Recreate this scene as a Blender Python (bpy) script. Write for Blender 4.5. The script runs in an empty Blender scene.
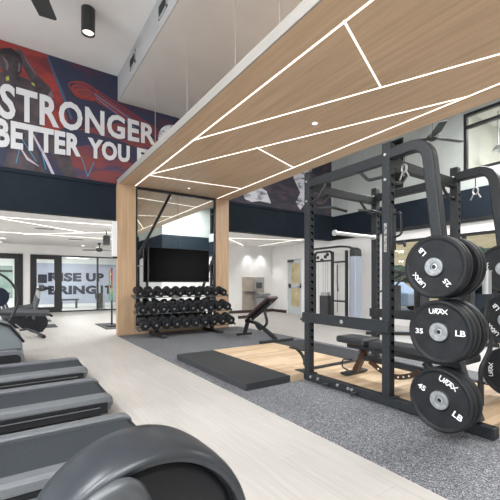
import bpy, bmesh, math, random
from mathutils import Vector, Matrix, noise
random.seed(7)
SC = bpy.context.scene
COL = SC.collection
PI = math.pi

# ------------------------------------------------------------------ helpers
def new_obj(name, data): 
    o = bpy.data.objects.new(name, data); COL.objects.link(o); return o

def tag(o, label=None, cat=None, group=None, kind=None):
    if label: o['label'] = label
    if cat: o['category'] = cat
    if group: o['group'] = group
    if kind: o['kind'] = kind
    return o

def thing(name, label, cat, loc=(0, 0, 0), rotz=0, group=None):
    o = new_obj(name, None); o.empty_display_size = 0.1
    o.location = loc; o.rotation_euler = (0, 0, rotz)
    return tag(o, label, cat, group)

def mesh(name, bm, mat, parent=None, world=True, bevel=0, smooth=False, label=None, seg=2):
    """link bm as one mesh object; with world=True the shape is given in world metres"""
    if parent is not None and world:
        L = Vector((0, 0, 0)); p = parent
        while p is not None:
            L += Vector(p.location); p = p.parent
        bm.transform(Matrix.Translation(-L))
    bmesh.ops.recalc_face_normals(bm, faces=bm.faces[:])
    me = bpy.data.meshes.new(name); bm.to_mesh(me); bm.free()
    if isinstance(mat, (list, tuple)):
        for m in mat: me.materials.append(m)
    else: me.materials.append(mat)
    if smooth:
        for p_ in me.polygons: p_.use_smooth = True
        try: me.set_sharp_from_angle(angle=math.radians(40))
        except Exception: pass
    o = new_obj(name, me)
    if parent is not None: o.parent = parent
    if bevel:
        b = o.modifiers.new('bevel', 'BEVEL'); b.width = bevel; b.segments = seg; b.limit_method = 'ANGLE'
        b.angle_limit = math.radians(40)
    if label: o['label'] = label
    return o

def single(name, bm, mat, label, cat, group=None, kind=None, bevel=0, smooth=False, origin=None):
    """a top-level thing that is one mesh; its origin is put at its own base"""
    vs = [v.co for v in bm.verts]
    lo = Vector((min(v.x for v in vs), min(v.y for v in vs), min(v.z for v in vs)))
    hi = Vector((max(v.x for v in vs), max(v.y for v in vs), max(v.z for v in vs)))
    c = Vector(origin) if origin else Vector(((lo.x+hi.x)/2, (lo.y+hi.y)/2, lo.z))
    bm.transform(Matrix.Translation(-c))
    o = mesh(name, bm, mat, None, bevel=bevel, smooth=smooth)
    o.location = c
    return tag(o, label, cat, group, kind)

def struct(name, bm, mat, bevel=0):
    o = mesh(name, bm, mat, None, bevel=bevel); o['kind'] = 'structure'; return o

def B(): return bmesh.new()

def box(bm, lo, hi, M=None, mi=0):
    x0, y0, z0 = lo; x1, y1, z1 = hi
    vs = [Vector(p) for p in ((x0,y0,z0),(x1,y0,z0),(x1,y1,z0),(x0,y1,z0),(x0,y0,z1),(x1,y0,z1),(x1,y1,z1),(x0,y1,z1))]
    if M is not None: vs = [M @ v for v in vs]
    v = [bm.verts.new(p) for p in vs]
    for f in ((0,3,2,1),(4,5,6,7),(0,1,5,4),(1,2,6,5),(2,3,7,6),(3,0,4,7)):
        fc = bm.faces.new([v[i] for i in f]); fc.material_index = mi
    return bm

def frame_of(d, up=Vector((0, 0, 1))):
    d = d.normalized()
    if abs(d.dot(up)) > 0.97: up = Vector((0, 1, 0))
    a = up.cross(d).normalized(); b = d.cross(a).normalized()
    return a, b

def sweep(bm, pts, prof, closed=False, up=Vector((0, 0, 1)), mi=0, radii=None):
    """sweep a 2-D outline along points with a steady frame"""
    pts = [Vector(p) for p in pts]; n = len(pts); rings = []
    pa = None
    for i, p in enumerate(pts):
        if closed: d = pts[(i+1) % n] - pts[i-1]
        elif i == 0: d = pts[1] - pts[0]
        elif i == n-1: d = pts[-1] - pts[-2]
        else: d = (pts[i+1]-pts[i]).normalized() + (pts[i]-pts[i-1]).normalized()
        d.normalize()
        if pa is None: a, b = frame_of(d, up)
        else:
            a = (pa - d*pa.dot(d)).normalized(); b = d.cross(a).normalized()
        pa = a
        k = radii[i] if radii else 1.0
        rings.append([bm.verts.new(p + a*u*k + b*w*k) for u, w in prof])
    m = len(prof)
    rng = range(n) if closed else range(n-1)
    for i in rng:
        r0, r1 = rings[i], rings[(i+1) % n]
        for j in range(m):
            f = bm.faces.new((r0[j], r0[(j+1) % m], r1[(j+1) % m], r1[j])); f.material_index = mi
    if not closed:
        bm.faces.new(rings[0][::-1]).material_index = mi; bm.faces.new(rings[-1]).material_index = mi
    return bm

def circ(r, n=12): return [(r*math.cos(2*PI*i/n), r*math.sin(2*PI*i/n)) for i in range(n)]
def rect(w, h): return [(-w/2,-h/2),(w/2,-h/2),(w/2,h/2),(-w/2,h/2)]
def tube(bm, pts, r, n=10, closed=False, mi=0): return sweep(bm, pts, circ(r, n), closed, mi=mi)
def bar(bm, p0, p1, w, h, up=Vector((0, 0, 1)), mi=0): return sweep(bm, [p0, p1], rect(w, h), up=up, mi=mi)
def cyl(bm, p0, p1, r, n=20, r1=None, mi=0):
    return sweep(bm, [p0, p1], circ(r, n), radii=[1, (r1 if r1 is not None else r)/r], mi=mi)

def arc_pts(p0, p1, p2, n=8):
    p0, p1, p2 = Vector(p0), Vector(p1), Vector(p2)
    return [p0*(1-t)**2 + p1*2*t*(1-t) + p2*t*t for t in [i/n for i in range(n+1)]]

def rounded(path, r, n=6):
    """round the corners of a polyline"""
    P = [Vector(p) for p in path]; out = [P[0]]
    for i in range(1, len(P)-1):
        a, b, c = P[i-1], P[i], P[i+1]
        k = min(r, (a-b).length*0.48, (c-b).length*0.48)
        s, e = b+(a-b).normalized()*k, b+(c-b).normalized()*k
        out += arc_pts(s, b, e, n)
    out.append(P[-1]); return out

def lathe(bm, prof, c, axis=Vector((0, 0, 1)), n=32, mi=0, caps=True):
    """prof: list of (radius, distance along the axis)"""
    c = Vector(c); axis = Vector(axis).normalized(); a, b = frame_of(axis)
    rings = []
    for r, h in prof:
        if r < 1e-6: rings.append([bm.verts.new(c+axis*h)])
        else: rings.append([bm.verts.new(c+axis*h+(a*math.cos(2*PI*i/n)+b*math.sin(2*PI*i/n))*r) for i in range(n)])
    for q in range(len(rings)-1):
        r0, r1 = rings[q], rings[q+1]
        for i in range(n):
            j = (i+1) % n
            if len(r0) == 1 and len(r1) == 1: continue
            if len(r0) == 1: f = bm.faces.new((r0[0], r1[i], r1[j]))
            elif len(r1) == 1: f = bm.faces.new((r0[i], r0[j], r1[0]))
            else: f = bm.faces.new((r0[i], r0[j], r1[j], r1[i]))
            f.material_index = mi
    if caps:
        if len(rings[0]) > 1: bm.faces.new(rings[0][::-1]).material_index = mi
        if len(rings[-1]) > 1: bm.faces.new(rings[-1]).material_index = mi
    return bm

def prism(bm, poly, to3d, d, mi=0):
    """extrude a 2-D outline by vector d"""
    d = Vector(d)
    a = [bm.verts.new(Vector(to3d(u, v))) for u, v in poly]
    b = [bm.verts.new(x.co + d) for x in a]; n = len(a)
    bm.faces.new(a).material_index = mi; bm.faces.new(b[::-1]).material_index = mi
    for i in range(n):
        bm.faces.new((a[i], b[i], b[(i+1) % n], a[(i+1) % n])).material_index = mi
    return bm

def sphere(bm, c, r, n=12, sc=(1, 1, 1)):
    M = Matrix.Translation(Vector(c)) @ Matrix.Diagonal((sc[0], sc[1], sc[2], 1))
    bmesh.ops.create_uvsphere(bm, u_segments=n, v_segments=max(6, n//2+2), radius=r, matrix=M); return bm

def text_bm(body, size=1.0, bold=0.0, extrude=0.003, sx=1.0, align='LEFT', spacing=1.0):
    """lettering as a bmesh in its own XY plane"""
    cu = bpy.data.curves.new('lettering', 'FONT'); cu.body = body; cu.size = size
    cu.offset = bold; cu.extrude = extrude; cu.align_x = align; cu.space_character = spacing
    cu.resolution_u = 3
    o = bpy.data.objects.new('lettering', cu); COL.objects.link(o)
    dg = bpy.context.evaluated_depsgraph_get(); me = bpy.data.meshes.new_from_object(o.evaluated_get(dg))
    bm = bmesh.new(); bm.from_mesh(me)
    bpy.data.objects.remove(o); bpy.data.curves.remove(cu); bpy.data.meshes.remove(me)
    bm.transform(Matrix.Diagonal((sx, 1, 1, 1)))
    return bm

def fit(bm, x0, x1, y0, y1):
    """scale lettering to fill the given box of its own plane"""
    xs = [v.co.x for v in bm.verts]; ys = [v.co.y for v in bm.verts]
    kx = (x1-x0)/(max(xs)-min(xs)); ky = (y1-y0)/(max(ys)-min(ys))
    mx, my = min(xs), min(ys)
    for v in bm.verts: v.co.x = x0+(v.co.x-mx)*kx; v.co.y = y0+(v.co.y-my)*ky
    return bm

def join(dst, src):
    me = bpy.data.meshes.new('t'); src.to_mesh(me); src.free(); dst.from_mesh(me); bpy.data.meshes.remove(me); return dst

def copy_tree(o, parent=None):
    c = o.copy(); COL.objects.link(c); c.parent = parent
    for ch in [k for k in bpy.data.objects if k.parent == o]: copy_tree(ch, c)
    return c

# ------------------------------------------------------------------ materials
def mat(name, col, rough=0.5, metal=0.0, spec=0.5, emit=None, estr=0, coat=0):
    m = bpy.data.materials.new(name); m.use_nodes = True
    nt = m.node_tree; b = nt.nodes['Principled BSDF']
    b.inputs['Base Color'].default_value = (*col, 1); b.inputs['Roughness'].default_value = rough
    b.inputs['Metallic'].default_value = metal
    b.inputs['Specular IOR Level'].default_value = spec
    b.inputs['Coat Weight'].default_value = coat
    if emit: 
        b.inputs['Emission Color'].default_value = (*emit, 1); b.inputs['Emission Strength'].default_value = estr
    return m

def nodes(m): return m.node_tree.nodes, m.node_tree.links, m.node_tree.nodes['Principled BSDF']

def vary(m, c0, c1, scale=5, stretch=(1, 1, 1), detail=4, lo=0.35, hi=0.65, bump=0, rough=None, coord='Object', tex='noise'):
    """procedural colour variation (and bump) in object space"""
    N, L, b = nodes(m)
    tc = N.new('ShaderNodeTexCoord'); mp = N.new('ShaderNodeMapping'); mp.inputs['Scale'].default_value = stretch
    t = N.new('ShaderNodeTexNoise'); t.inputs['Scale'].default_value = scale; t.inputs['Detail'].default_value = detail
    r = N.new('ShaderNodeValToRGB'); e = r.color_ramp.elements
    e[0].position = lo; e[0].color = (*c0, 1); e[1].position = hi; e[1].color = (*c1, 1)
    L.new(tc.outputs[coord], mp.inputs[0]); L.new(mp.outputs[0], t.inputs['Vector']); L.new(t.outputs['Fac'], r.inputs[0])
    L.new(r.outputs[0], b.inputs['Base Color'])
    if bump:
        bp = N.new('ShaderNodeBump'); bp.inputs['Strength'].default_value = bump; bp.inputs['Distance'].default_value = 0.01
        L.new(t.outputs['Fac'], bp.inputs['Height']); L.new(bp.outputs[0], b.inputs['Normal'])
    return m

def wood(name, c0, c1, axis, rough=0.45, scale=1.0):
    st = {'x': (0.5, 9, 9), 'y': (9, 0.5, 9), 'z': (9, 9, 0.5)}[axis]
    m = mat(name, c0, rough)
    return vary(m, c0, c1, 2.2*scale, st, 6, 0.3, 0.72)

M = {}
M['paint_white'] = vary(mat('paint_white', (.74,.72,.70), .75), (.79,.785,.78), (.82,.815,.81), 3)
M['paint_grey'] = vary(mat('paint_grey', (.68,.675,.67), .75), (.80,.795,.79), (.83,.825,.82), 2)
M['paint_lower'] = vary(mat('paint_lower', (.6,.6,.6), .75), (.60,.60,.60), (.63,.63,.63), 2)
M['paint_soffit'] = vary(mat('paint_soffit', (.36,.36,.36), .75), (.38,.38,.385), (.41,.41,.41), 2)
M['paint_sage'] = vary(mat('paint_sage', (.50,.54,.53), .7), (.38,.41,.40), (.42,.45,.44), 2)
M['paint_navy'] = vary(mat('paint_navy', (.022,.032,.043), .7, spec=.15), (.010,.016,.024), (.013,.020,.029), 3)
M['oak_x'] = wood('oak_x', (.56,.385,.235), (.70,.50,.33), 'y')
M['oak_z'] = wood('oak_z', (.43,.28,.165), (.56,.39,.25), 'z')
M['black_metal'] = mat('black_metal', (.018,.020,.022), .42, 0.0, .5)
M['rack_metal'] = vary(mat('rack_metal', (.03,.033,.037), .42, 0.0, .3), (.019,.021,.024), (.026,.029,.032), 30)
M['frame_black'] = mat('frame_black', (.012,.012,.014), .4)
M['steel'] = mat('steel', (.60,.61,.62), .38, .9)
M['brushed'] = mat('brushed', (.42,.43,.44), .45, .8)
M['void'] = mat('void', (.001,.001,.001), .9, spec=0)
M['hub'] = vary(mat('hub', (.30,.31,.32), .5, .6), (.24,.25,.26), (.36,.37,.38), 40)
M['shelf_grey'] = mat('shelf_grey', (.09,.093,.096), .4, .5)
M['rubber'] = vary(mat('rubber', (.022,.024,.027), .6, spec=.3), (.009,.010,.012), (.015,.016,.018), 12)
M['rubber_mat'] = vary(mat('rubber_mat', (.05,.053,.058), .7), (.026,.028,.032), (.038,.041,.046), 40, bump=.15)
M['grey_plastic'] = mat('grey_plastic', (.085,.092,.10), .38, .2)
M['dark_plastic'] = mat('dark_plastic', (.012,.013,.016), .42, spec=.35)
M['shroud'] = vary(mat('shroud', (.085,.095,.11), .33, .25), (.036,.042,.050), (.048,.054,.063), 4)
M['belt'] = vary(mat('belt', (.09,.10,.11), .6, spec=.25), (.028,.034,.041), (.038,.045,.053), 60)
M['rail'] = vary(mat('rail', (.26,.275,.29), .42, .3), (.15,.163,.178), (.18,.193,.207), 30, (.3,6,6))
M['vinyl'] = vary(mat('vinyl', (.03,.032,.036), .45), (.028,.030,.034), (.042,.044,.048), 8)
M['vinyl_maroon'] = mat('vinyl_maroon', (.05,.03,.032), .5)
M['copper'] = mat('copper', (.075,.040,.024), .45, .5)
M['white_print'] = mat('white_print', (.78,.79,.80), .6)
M['led'] = mat('led', (.9,.9,.88), .5, emit=(1, .93, .84), estr=1.15)
M['led_bright'] = mat('led_bright', (.9,.9,.88), .5, emit=(1, .95, .88), estr=1.6)
M['lamp_glow'] = mat('lamp_glow', (.9,.9,.9), .5, emit=(1, .95, .88), estr=6)
M['screen'] = mat('screen', (.001,.001,.0012), .18, spec=.12)
M['mirror'] = mat('mirror', (.80,.84,.83), .02, 1.0)
M['tile'] = vary(mat('tile', (.42,.36,.31), .35), (.38,.325,.28), (.47,.405,.35), 3)
M['door_paint'] = mat('door_paint', (.50,.55,.58), .5)
M['frosted'] = vary(mat('frosted', (.55,.44,.26), .6), (.46,.37,.21), (.62,.52,.34), 3)
M['lilac'] = vary(mat('lilac', (.40,.42,.53), .7), (.38,.40,.51), (.42,.44,.55), 2)
M['print_navy'] = mat('print_navy', (.018,.021,.04), .7, spec=.2)
M['asphalt'] = vary(mat('asphalt', (.16,.16,.165), .9), (.14,.14,.145), (.19,.19,.19), 4)
M['dry_grass'] = vary(mat('dry_grass', (.34,.25,.10), .95), (.42,.26,.10), (.58,.39,.18), .6, bump=.3)
M['hedge'] = vary(mat('hedge', (.05,.07,.025), .9), (.03,.05,.018), (.09,.10,.04), 6, bump=.8)
M['red_print'] = mat('red_print', (.30,.035,.03), .6)
M['skin_print'] = vary(mat('skin_print', (.035,.025,.03), .6), (.02,.015,.02), (.075,.055,.065), 3, detail=6)
M['yellow'] = mat('yellow', (.35,.36,.07), .6)
M['green'] = mat('green', (.10,.30,.10), .5)
M['blue'] = mat('blue', (.03,.12,.32), .5)
M['car_white'] = mat('car_white', (.65,.66,.68), .3, coat=.5)
M['car_dark'] = mat('car_dark', (.06,.07,.09), .3, coat=.5)

def glass_mat(name, tint=(.92,.96,.95)):
    m = bpy.data.materials.new(name); m.use_nodes = True
    N = m.node_tree.nodes; L = m.node_tree.links
    for n in list(N): N.remove(n)
    o = N.new('ShaderNodeOutputMaterial'); mx = N.new('ShaderNodeMixShader')
    t = N.new('ShaderNodeBsdfTransparent'); g = N.new('ShaderNodeBsdfGlossy'); fr = N.new('ShaderNodeFresnel')
    t.inputs[0].default_value = (*tint, 1); g.inputs['Roughness'].default_value = .02; fr.inputs[0].default_value = 1.45
    L.new(fr.outputs[0], mx.inputs[0]); L.new(t.outputs[0], mx.inputs[1]); L.new(g.outputs[0], mx.inputs[2]); L.new(mx.outputs[0], o.inputs[0])
    return m
M['fan_grey'] = mat('fan_grey', (.04,.043,.043), .5)
M['glass'] = glass_mat('glass')

def floor_mat():
    m = mat('plank_floor', (.7,.67,.62), .42, spec=.4); N, L, b = nodes(m)
    tc = N.new('ShaderNodeTexCoord'); mp = N.new('ShaderNodeMapping'); mp.inputs['Rotation'].default_value = (0, 0, PI/2)
    br = N.new('ShaderNodeTexBrick'); br.inputs['Scale'].default_value = 1
    br.inputs['Brick Width'].default_value = 1.25; br.inputs['Row Height'].default_value = .19
    br.inputs['Mortar Size'].default_value = .0035; br.inputs['Mortar Smooth'].default_value = .3
    br.inputs['Color1'].default_value = (.455,.442,.425,1); br.inputs['Color2'].default_value = (.49,.477,.46,1)
    br.inputs['Mortar'].default_value = (.43,.417,.40,1)
    mp2 = N.new('ShaderNodeMapping'); mp2.inputs['Scale'].default_value = (14, .8, 1)
    n = N.new('ShaderNodeTexNoise'); n.inputs['Scale'].default_value = 2.5; n.inputs['Detail'].default_value = 7
    r = N.new('ShaderNodeValToRGB'); e = r.color_ramp.elements
    e[0].position = .3; e[0].color = (.90,.89,.88,1); e[1].position = .7; e[1].color = (1.04,1.03,1.02,1)
    mx = N.new('ShaderNodeMixRGB'); mx.blend_type = 'MULTIPLY'; mx.inputs[0].default_value = 1
    L.new(tc.outputs['Object'], mp.inputs[0]); L.new(mp.outputs[0], br.inputs['Vector'])
    L.new(tc.outputs['Object'], mp2.inputs[0]); L.new(mp2.outputs[0], n.inputs['Vector']); L.new(n.outputs['Fac'], r.inputs[0])
    L.new(br.outputs['Color'], mx.inputs[1]); L.new(r.outputs[0], mx.inputs[2]); L.new(mx.outputs[0], b.inputs['Base Color'])
    return m
M['floor'] = floor_mat()

def speckle_mat():
    m = mat('speckled_rubber', (.2,.2,.2), .8, spec=.3); N, L, b = nodes(m)
    tc = N.new('ShaderNodeTexCoord')
    v = N.new('ShaderNodeTexVoronoi'); v.inputs['Scale'].default_value = 150
    r = N.new('ShaderNodeValToRGB'); r.color_ramp.interpolation = 'CONSTANT'; e = r.color_ramp.elements
    e[0].position = 0; e[0].color = (.075,.08,.088,1); e[1].position = .42; e[1].color = (.155,.162,.176,1)
    q = e.new(.68); q.color = (.29,.30,.325,1); q = e.new(.86); q.color = (.04,.042,.048,1)
    L.new(tc.outputs['Object'], v.inputs['Vector']); L.new(v.outputs['Color'], r.inputs[0]); L.new(r.outputs[0], b.inputs['Base Color'])
    return m
M['speckle'] = speckle_mat()

def platform_mat():
    m = mat('platform_wood', (.6,.45,.3), .4); N, L, b = nodes(m)
    tc = N.new('ShaderNodeTexCoord'); br = N.new('ShaderNodeTexBrick'); br.inputs['Scale'].default_value = 1
    br.inputs['Brick Width'].default_value = .55; br.inputs['Row Height'].default_value = .085
    br.inputs['Mortar Size'].default_value = .0015
    br.inputs['Color1'].default_value = (.52,.375,.235,1); br.inputs['Color2'].default_value = (.74,.59,.42,1)
    br.inputs['Mortar'].default_value = (.42,.29,.18,1)
    mp2 = N.new('ShaderNodeMapping'); mp2.inputs['Scale'].default_value = (1, 14, 1)
    n = N.new('ShaderNodeTexNoise'); n.inputs['Scale'].default_value = 3; n.inputs['Detail'].default_value = 6
    r = N.new('ShaderNodeValToRGB'); e = r.color_ramp.elements
    e[0].position = .3; e[0].color = (.86,.83,.8,1); e[1].position = .7; e[1].color = (1.05,1.04,1.02,1)
    mx = N.new('ShaderNodeMixRGB'); mx.blend_type = 'MULTIPLY'; mx.inputs[0].default_value = 1
    L.new(tc.outputs['Object'], br.inputs['Vector']); L.new(tc.outputs['Object'], mp2.inputs[0])
    L.new(mp2.outputs[0], n.inputs['Vector']); L.new(n.outputs['Fac'], r.inputs[0])
    L.new(br.outputs['Color'], mx.inputs[1]); L.new(r.outputs[0], mx.inputs[2]); L.new(mx.outputs[0], b.inputs['Base Color'])
    return m
M['platform_wood'] = platform_mat()

def grunge_mat(name, base, spots, scale=1.2, lo=.5, hi=.62, seed=0.0):
    m = mat(name, base, .65)
    N, L, b = nodes(m)
    tc = N.new('ShaderNodeTexCoord'); mp = N.new('ShaderNodeMapping'); mp.inputs['Location'].default_value = (seed, seed*2, seed*.7)
    mp.inputs['Rotation'].default_value = (0, .6, 0); mp.inputs['Scale'].default_value = (1, 1, 2.6)
    t = N.new('ShaderNodeTexNoise'); t.inputs['Scale'].default_value = scale; t.inputs['Detail'].default_value = 9
    t.inputs['Roughness'].default_value = .62
    r = N.new('ShaderNodeValToRGB'); e = r.color_ramp.elements
    e[0].position = lo; e[0].color = (*base, 1); e[1].position = hi; e[1].color = (*spots, 1)
    L.new(tc.outputs['Object'], mp.inputs[0]); L.new(mp.outputs[0], t.inputs['Vector']); L.new(t.outputs['Fac'], r.inputs[0])
    L.new(r.outputs[0], b.inputs['Base Color']); return m
M['mural_blue'] = mat('mural_blue', (.045,.08,.15), .6)
M['mural_navy'] = grunge_mat('mural_navy', (.020,.026,.060), (.085,.020,.035), 1.1, .50, .68)
M['mural_red'] = grunge_mat('mural_red', (.26,.032,.026), (.12,.018,.025), 1.4, .48, .66, 3)
M['mural_rust'] = grunge_mat('mural_rust', (.17,.035,.035), (.05,.035,.08), 1.8, .48, .6, 5)
M['mural_charcoal'] = grunge_mat('mural_charcoal', (.028,.028,.045), (.075,.05,.065), 2.2, .48, .6, 8)
M['mural_pale'] = grunge_mat('mural_pale', (.62,.63,.68), (.10,.10,.14), 3.2, .50, .62, 2)

# ------------------------------------------------------------------ the room
XW, YW = 9.2, 8.5          # right wall, far upper wall
ZC, ZS, ZL = 5.98, 5.4, 2.72
XS = 2.06                  # step in the ceiling
XL, YB = -6.0, -5.0        # left wall and back wall, behind the camera

struct('floor', box(B(), (XL-.2, YB-.2, -.2), (XW+.2, 20.3, 0)), M['floor'])
struct('trim_rubber_flooring', box(B(), (2.01, -2.0, 0.0), (5.2, 8.28, .008)), M['speckle'])
struct('ceiling', box(B(), (XL-.2, YB-.2, ZC), (XS, YW, ZC+.2)), M['paint_grey'])
bm = B(); box(bm, (XS+.02, YB-.2, ZS), (XW+.2, YW, ZS+.2)); struct('ceiling_lower', bm, M['paint_lower'])
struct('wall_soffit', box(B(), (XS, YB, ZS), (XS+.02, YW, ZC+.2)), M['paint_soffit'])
# upper far wall with its navy bulkhead
struct('wall_far', box(B(), (XL-.2, YW, 3.47), (XW+.2, YW+.2, ZC+.2)), M['paint_sage'])
struct('trim_navy_bulkhead_far', box(B(), (XL-.2, YW-.03, 2.66), (XW, YW+.2, 3.47)), M['paint_navy'])
struct('trim_bulkhead_lip_far', box(B(), (XL-.2, YW-.06, 3.40), (XW, YW-.03, 3.475)), M['paint_navy'])
# low ceiling rooms beyond
struct('ceiling_low_area', box(B(), (XL-.2, YW+.2, ZL), (XW+.2, 20.3, ZL+.15)), M['paint_white'])
bm = B(); box(bm, (6.4, 11.9, 0), (XW, 12.1, ZL)); struct('wall_alcove', bm, M['paint_white'])
struct('baseboard_alcove', box(B(), (6.4, 11.88, 0), (XW, 11.9, .11)), mat('base_dark', (.06,.045,.04), .5))
bm = B(); box(bm, (6.2, 11.9, 0), (6.4, 16.6, ZL)); struct('wall_alcove_side', bm, M['paint_white'])
# wall that carries the mirror
struct('wall_mirror_backing', box(B(), (2.1, 8.36, 0), (4.85, 8.69, ZL)), M['paint_white'])
# right wall: low part with storefront windows, navy band, upper part with clerestory
WY0, WY1 = -.9, 6.35      # storefront span
bm = B()
box(bm, (XW, YW-1.9, 0), (XW+.2, 10.0, 2.72)); box(bm, (XW, 10.93, 0), (XW+.2, 12.1, 2.72)); box(bm, (XW, 10.0, 2.2), (XW+.2, 10.93, 2.72))
box(bm, (XW, WY1, 0), (XW+.2, YW-1.9, 2.72))
box(bm, (XW, WY0, 2.42), (XW+.2, WY1, 2.75)); box(bm, (XW, WY0, 0), (XW+.2, WY1, .28)); box(bm, (XW, YB-.2, 0), (XW+.2, WY0, 2.75))
struct('wall_right_low', bm, M['paint_white'])
struct('trim_navy_bulkhead_right', box(B(), (XW-.03, YB, 2.72), (XW+.2, YW-.03, 3.47)), M['paint_navy'])
struct('trim_bulkhead_lip_right', box(B(), (XW-.06, YB, 2.66), (XW-.03, YW-.06, 2.76)), M['frame_black'])
bm = B()
cl = [(-.9, 4.25), (5.85, 6.55)]
box(bm, (XW, 6.55, 3.47), (XW+.2, YW, ZC)); box(bm, (XW, 4.25, 3.47), (XW+.2, 5.85, ZC)); box(bm, (XW, YB-.2, 3.47), (XW+.2, -.9, ZC))
for y0, y1 in cl: box(bm, (XW, y0, 5.33), (XW+.2, y1, ZC)); box(bm, (XW, y0, 3.47), (XW+.2, y1, 3.9))
struct('wall_right_upper', bm, M['paint_sage'])
# panel joints on the upper right wall
for i, y in enumerate((4.75, 5.35, 7.2, 7.85)):
    struct('trim_%d' % (i+1), box(B(), (XW-.006, y, 3.47), (XW, y+.015, 5.38)), M['paint_soffit'])
def window(n, y0, y1, z0, z1, verts, horis, x=XW+.06):
    r = new_obj('window_%d' % n, None); r['kind'] = 'structure'; r.location = (x, (y0+y1)/2, z0)
    bm = B(); t = .07
    for y in [y0, y1-t]+[v-t/2 for v in verts]: box(bm, (x-.05, y, z0), (x+.05, y+t, z1))
    for z in [z0, z1-t]+[h-t/2 for h in horis]: box(bm, (x-.049, y0, z), (x+.049, y1, z+t))
    mesh('window_frame', bm, M['frame_black'], r)
    mesh('pane', box(B(), (x+.015, y0+.02, z0+.02), (x+.022, y1-.02, z1-.02)), M['glass'], r)
window(1, -.9, 4.25, 3.9, 5.33, [1.6], [5.0])
window(2, 5.85, 6.55, 3.9, 5.33, [], [])
window(3, -.9, WY1, .28, 2.42, [5.2, 4.26, 3.3, 2.2, 1.1, 0.1], [])
bm = B(); box(bm, (XW+.2, -3.2, 3.3), (14, 8, 3.4)); struct('floor_upper_room', bm, M['paint_white'])
M['beige_room'] = mat('beige_room', (.50,.48,.44), .8)
bm = B(); box(bm, (13.8, -3.2, 3.4), (14, 8, 6.0)); box(bm, (XW+.2, -3.4, 3.3), (14, -3.2, 6.2)); box(bm, (XW+.2, 8, 3.3), (14, 8.2, 6.2)); struct('wall_upper_room', bm, M['beige_room'])
struct('ceiling_upper_room', box(B(), (XW+.2, -3.2, 6.0), (14, 8, 6.2)), M['beige_room'])
struct('wall_upper_room_partition', box(B(), (XW+.2, 4.8, 3.4), (14, 5.0, 6.0)), M['beige_room'])
# back and left walls behind the camera, with windows that let the daylight in
bm = B(); wz0, wz1 = .9, 5.2
xs = [-4.6, -2.9, -2.6, -.9]
box(bm, (XL-.2, YB-.2, 2.66), (XW+.2, YB, ZC)); 
box(bm, (XL-.2, YB-.2, 0), (XW+.2, YB, 2.66))
struct('wall_back', bm, M['paint_sage'])
struct('trim_navy_bulkhead_back', box(B(), (XL, YB, 2.66), (XW-.03, YB+.03, 4.0)), M['paint_navy'])
bm = B(); ly = [(-3.6, -1.2), (-.4, 2.0), (2.8, 5.2)]
edge = [YB-.2]+[v for p in ly for v in p]+[16.6]
for a, b in zip(edge[0::2], edge[1::2]): box(bm, (XL-.2, a, 0), (XL, b, ZC))
for a, b in ly: box(bm, (XL-.2, a, 0), (XL, b, .8)); box(bm, (XL-.2, a, 5.0), (XL, b, ZC))
struct('wall_left', bm, M['paint_white'])
for i, (a, b) in enumerate(ly): window(4+i, a, b, .8, 5.0, [(a+b)/2], [2.9], x=XL-.1)

# enclosed core behind the camera, on the right (it is what the mirror shows)
struct('wall_core', box(B(), (6.5, YB, 0), (XW-.03, -1.0, ZS)), M['paint_sage'])
struct('trim_navy_bulkhead_core', box(B(), (6.47, YB+.03, 2.66), (XW-.03, -.97, 3.72)), M['paint_navy'])
struct('wall_core_low', box(B(), (6.48, YB+.03, 0), (XW-.03, -.98, 2.66)), M['paint_white'])
# glass facade of the studio beyond the low area
FY = 16.5
bm = B(); box(bm, (XL, FY, 2.34), (6.2, FY+.15, ZL)); box(bm, (.42, FY-.02, 0), (.66, FY+.15, 2.34))
box(bm, (4.1, FY, 0), (6.2, FY+.15, 2.34)); struct('wall_studio_front', bm, M['paint_white'])
def facade(name, x0, x1, ts, muls, z1=2.34, kick=.09):
    r = new_obj(name, None); r['kind'] = 'structure'; r.location = ((x0+x1)/2, FY, 0)
    bm = B()
    box(bm, (x0, FY-.05, 0), (x0+ts[0], FY+.08, z1)); box(bm, (x1-ts[1], FY-.05, 0), (x1, FY+.08, z1))
    box(bm, (x0, FY-.051, z1-ts[2]), (x1, FY+.079, z1)); box(bm, (x0, FY-.051, 0), (x1, FY+.079, kick))
    for m_ in muls: box(bm, (m_-.03, FY-.045, 0), (m_+.03, FY+.075, z1))
    mesh('frame', bm, M['frame_black'], r)
    mesh('pane', box(B(), (x0+.02, FY+.01, .02), (x1-.02, FY+.018, z1-.02)), M['glass'], r)
    return r
facade('door_1', -1.6, .42, (.2, .28, .2), [])
d2 = facade('door_2', .66, 1.72, (.22, .22, .18), [], kick=.22)
mesh('door_handle', tube(B(), [(1.5, FY-.06, .9), (1.5, FY-.12, .92), (1.5, FY-.12, 1.28), (1.5, FY-.06, 1.3)], .012), M['steel'], d2)
facade('window_7', 1.72, 4.1, (.05, .06, .05), [3.16], kick=.05)
facade('window_8', -6.0, -1.6, (.1, .1, .1), [-3.2, -4.6])
struct('wall_studio_back', box(B(), (XL, 20.0, 0), (XW, 20.2, ZL)), M['paint_white'])
struct('wall_studio_right', box(B(), (5.4, FY+.15, 0), (5.6, 20.0, ZL)), M['paint_white'])

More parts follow.
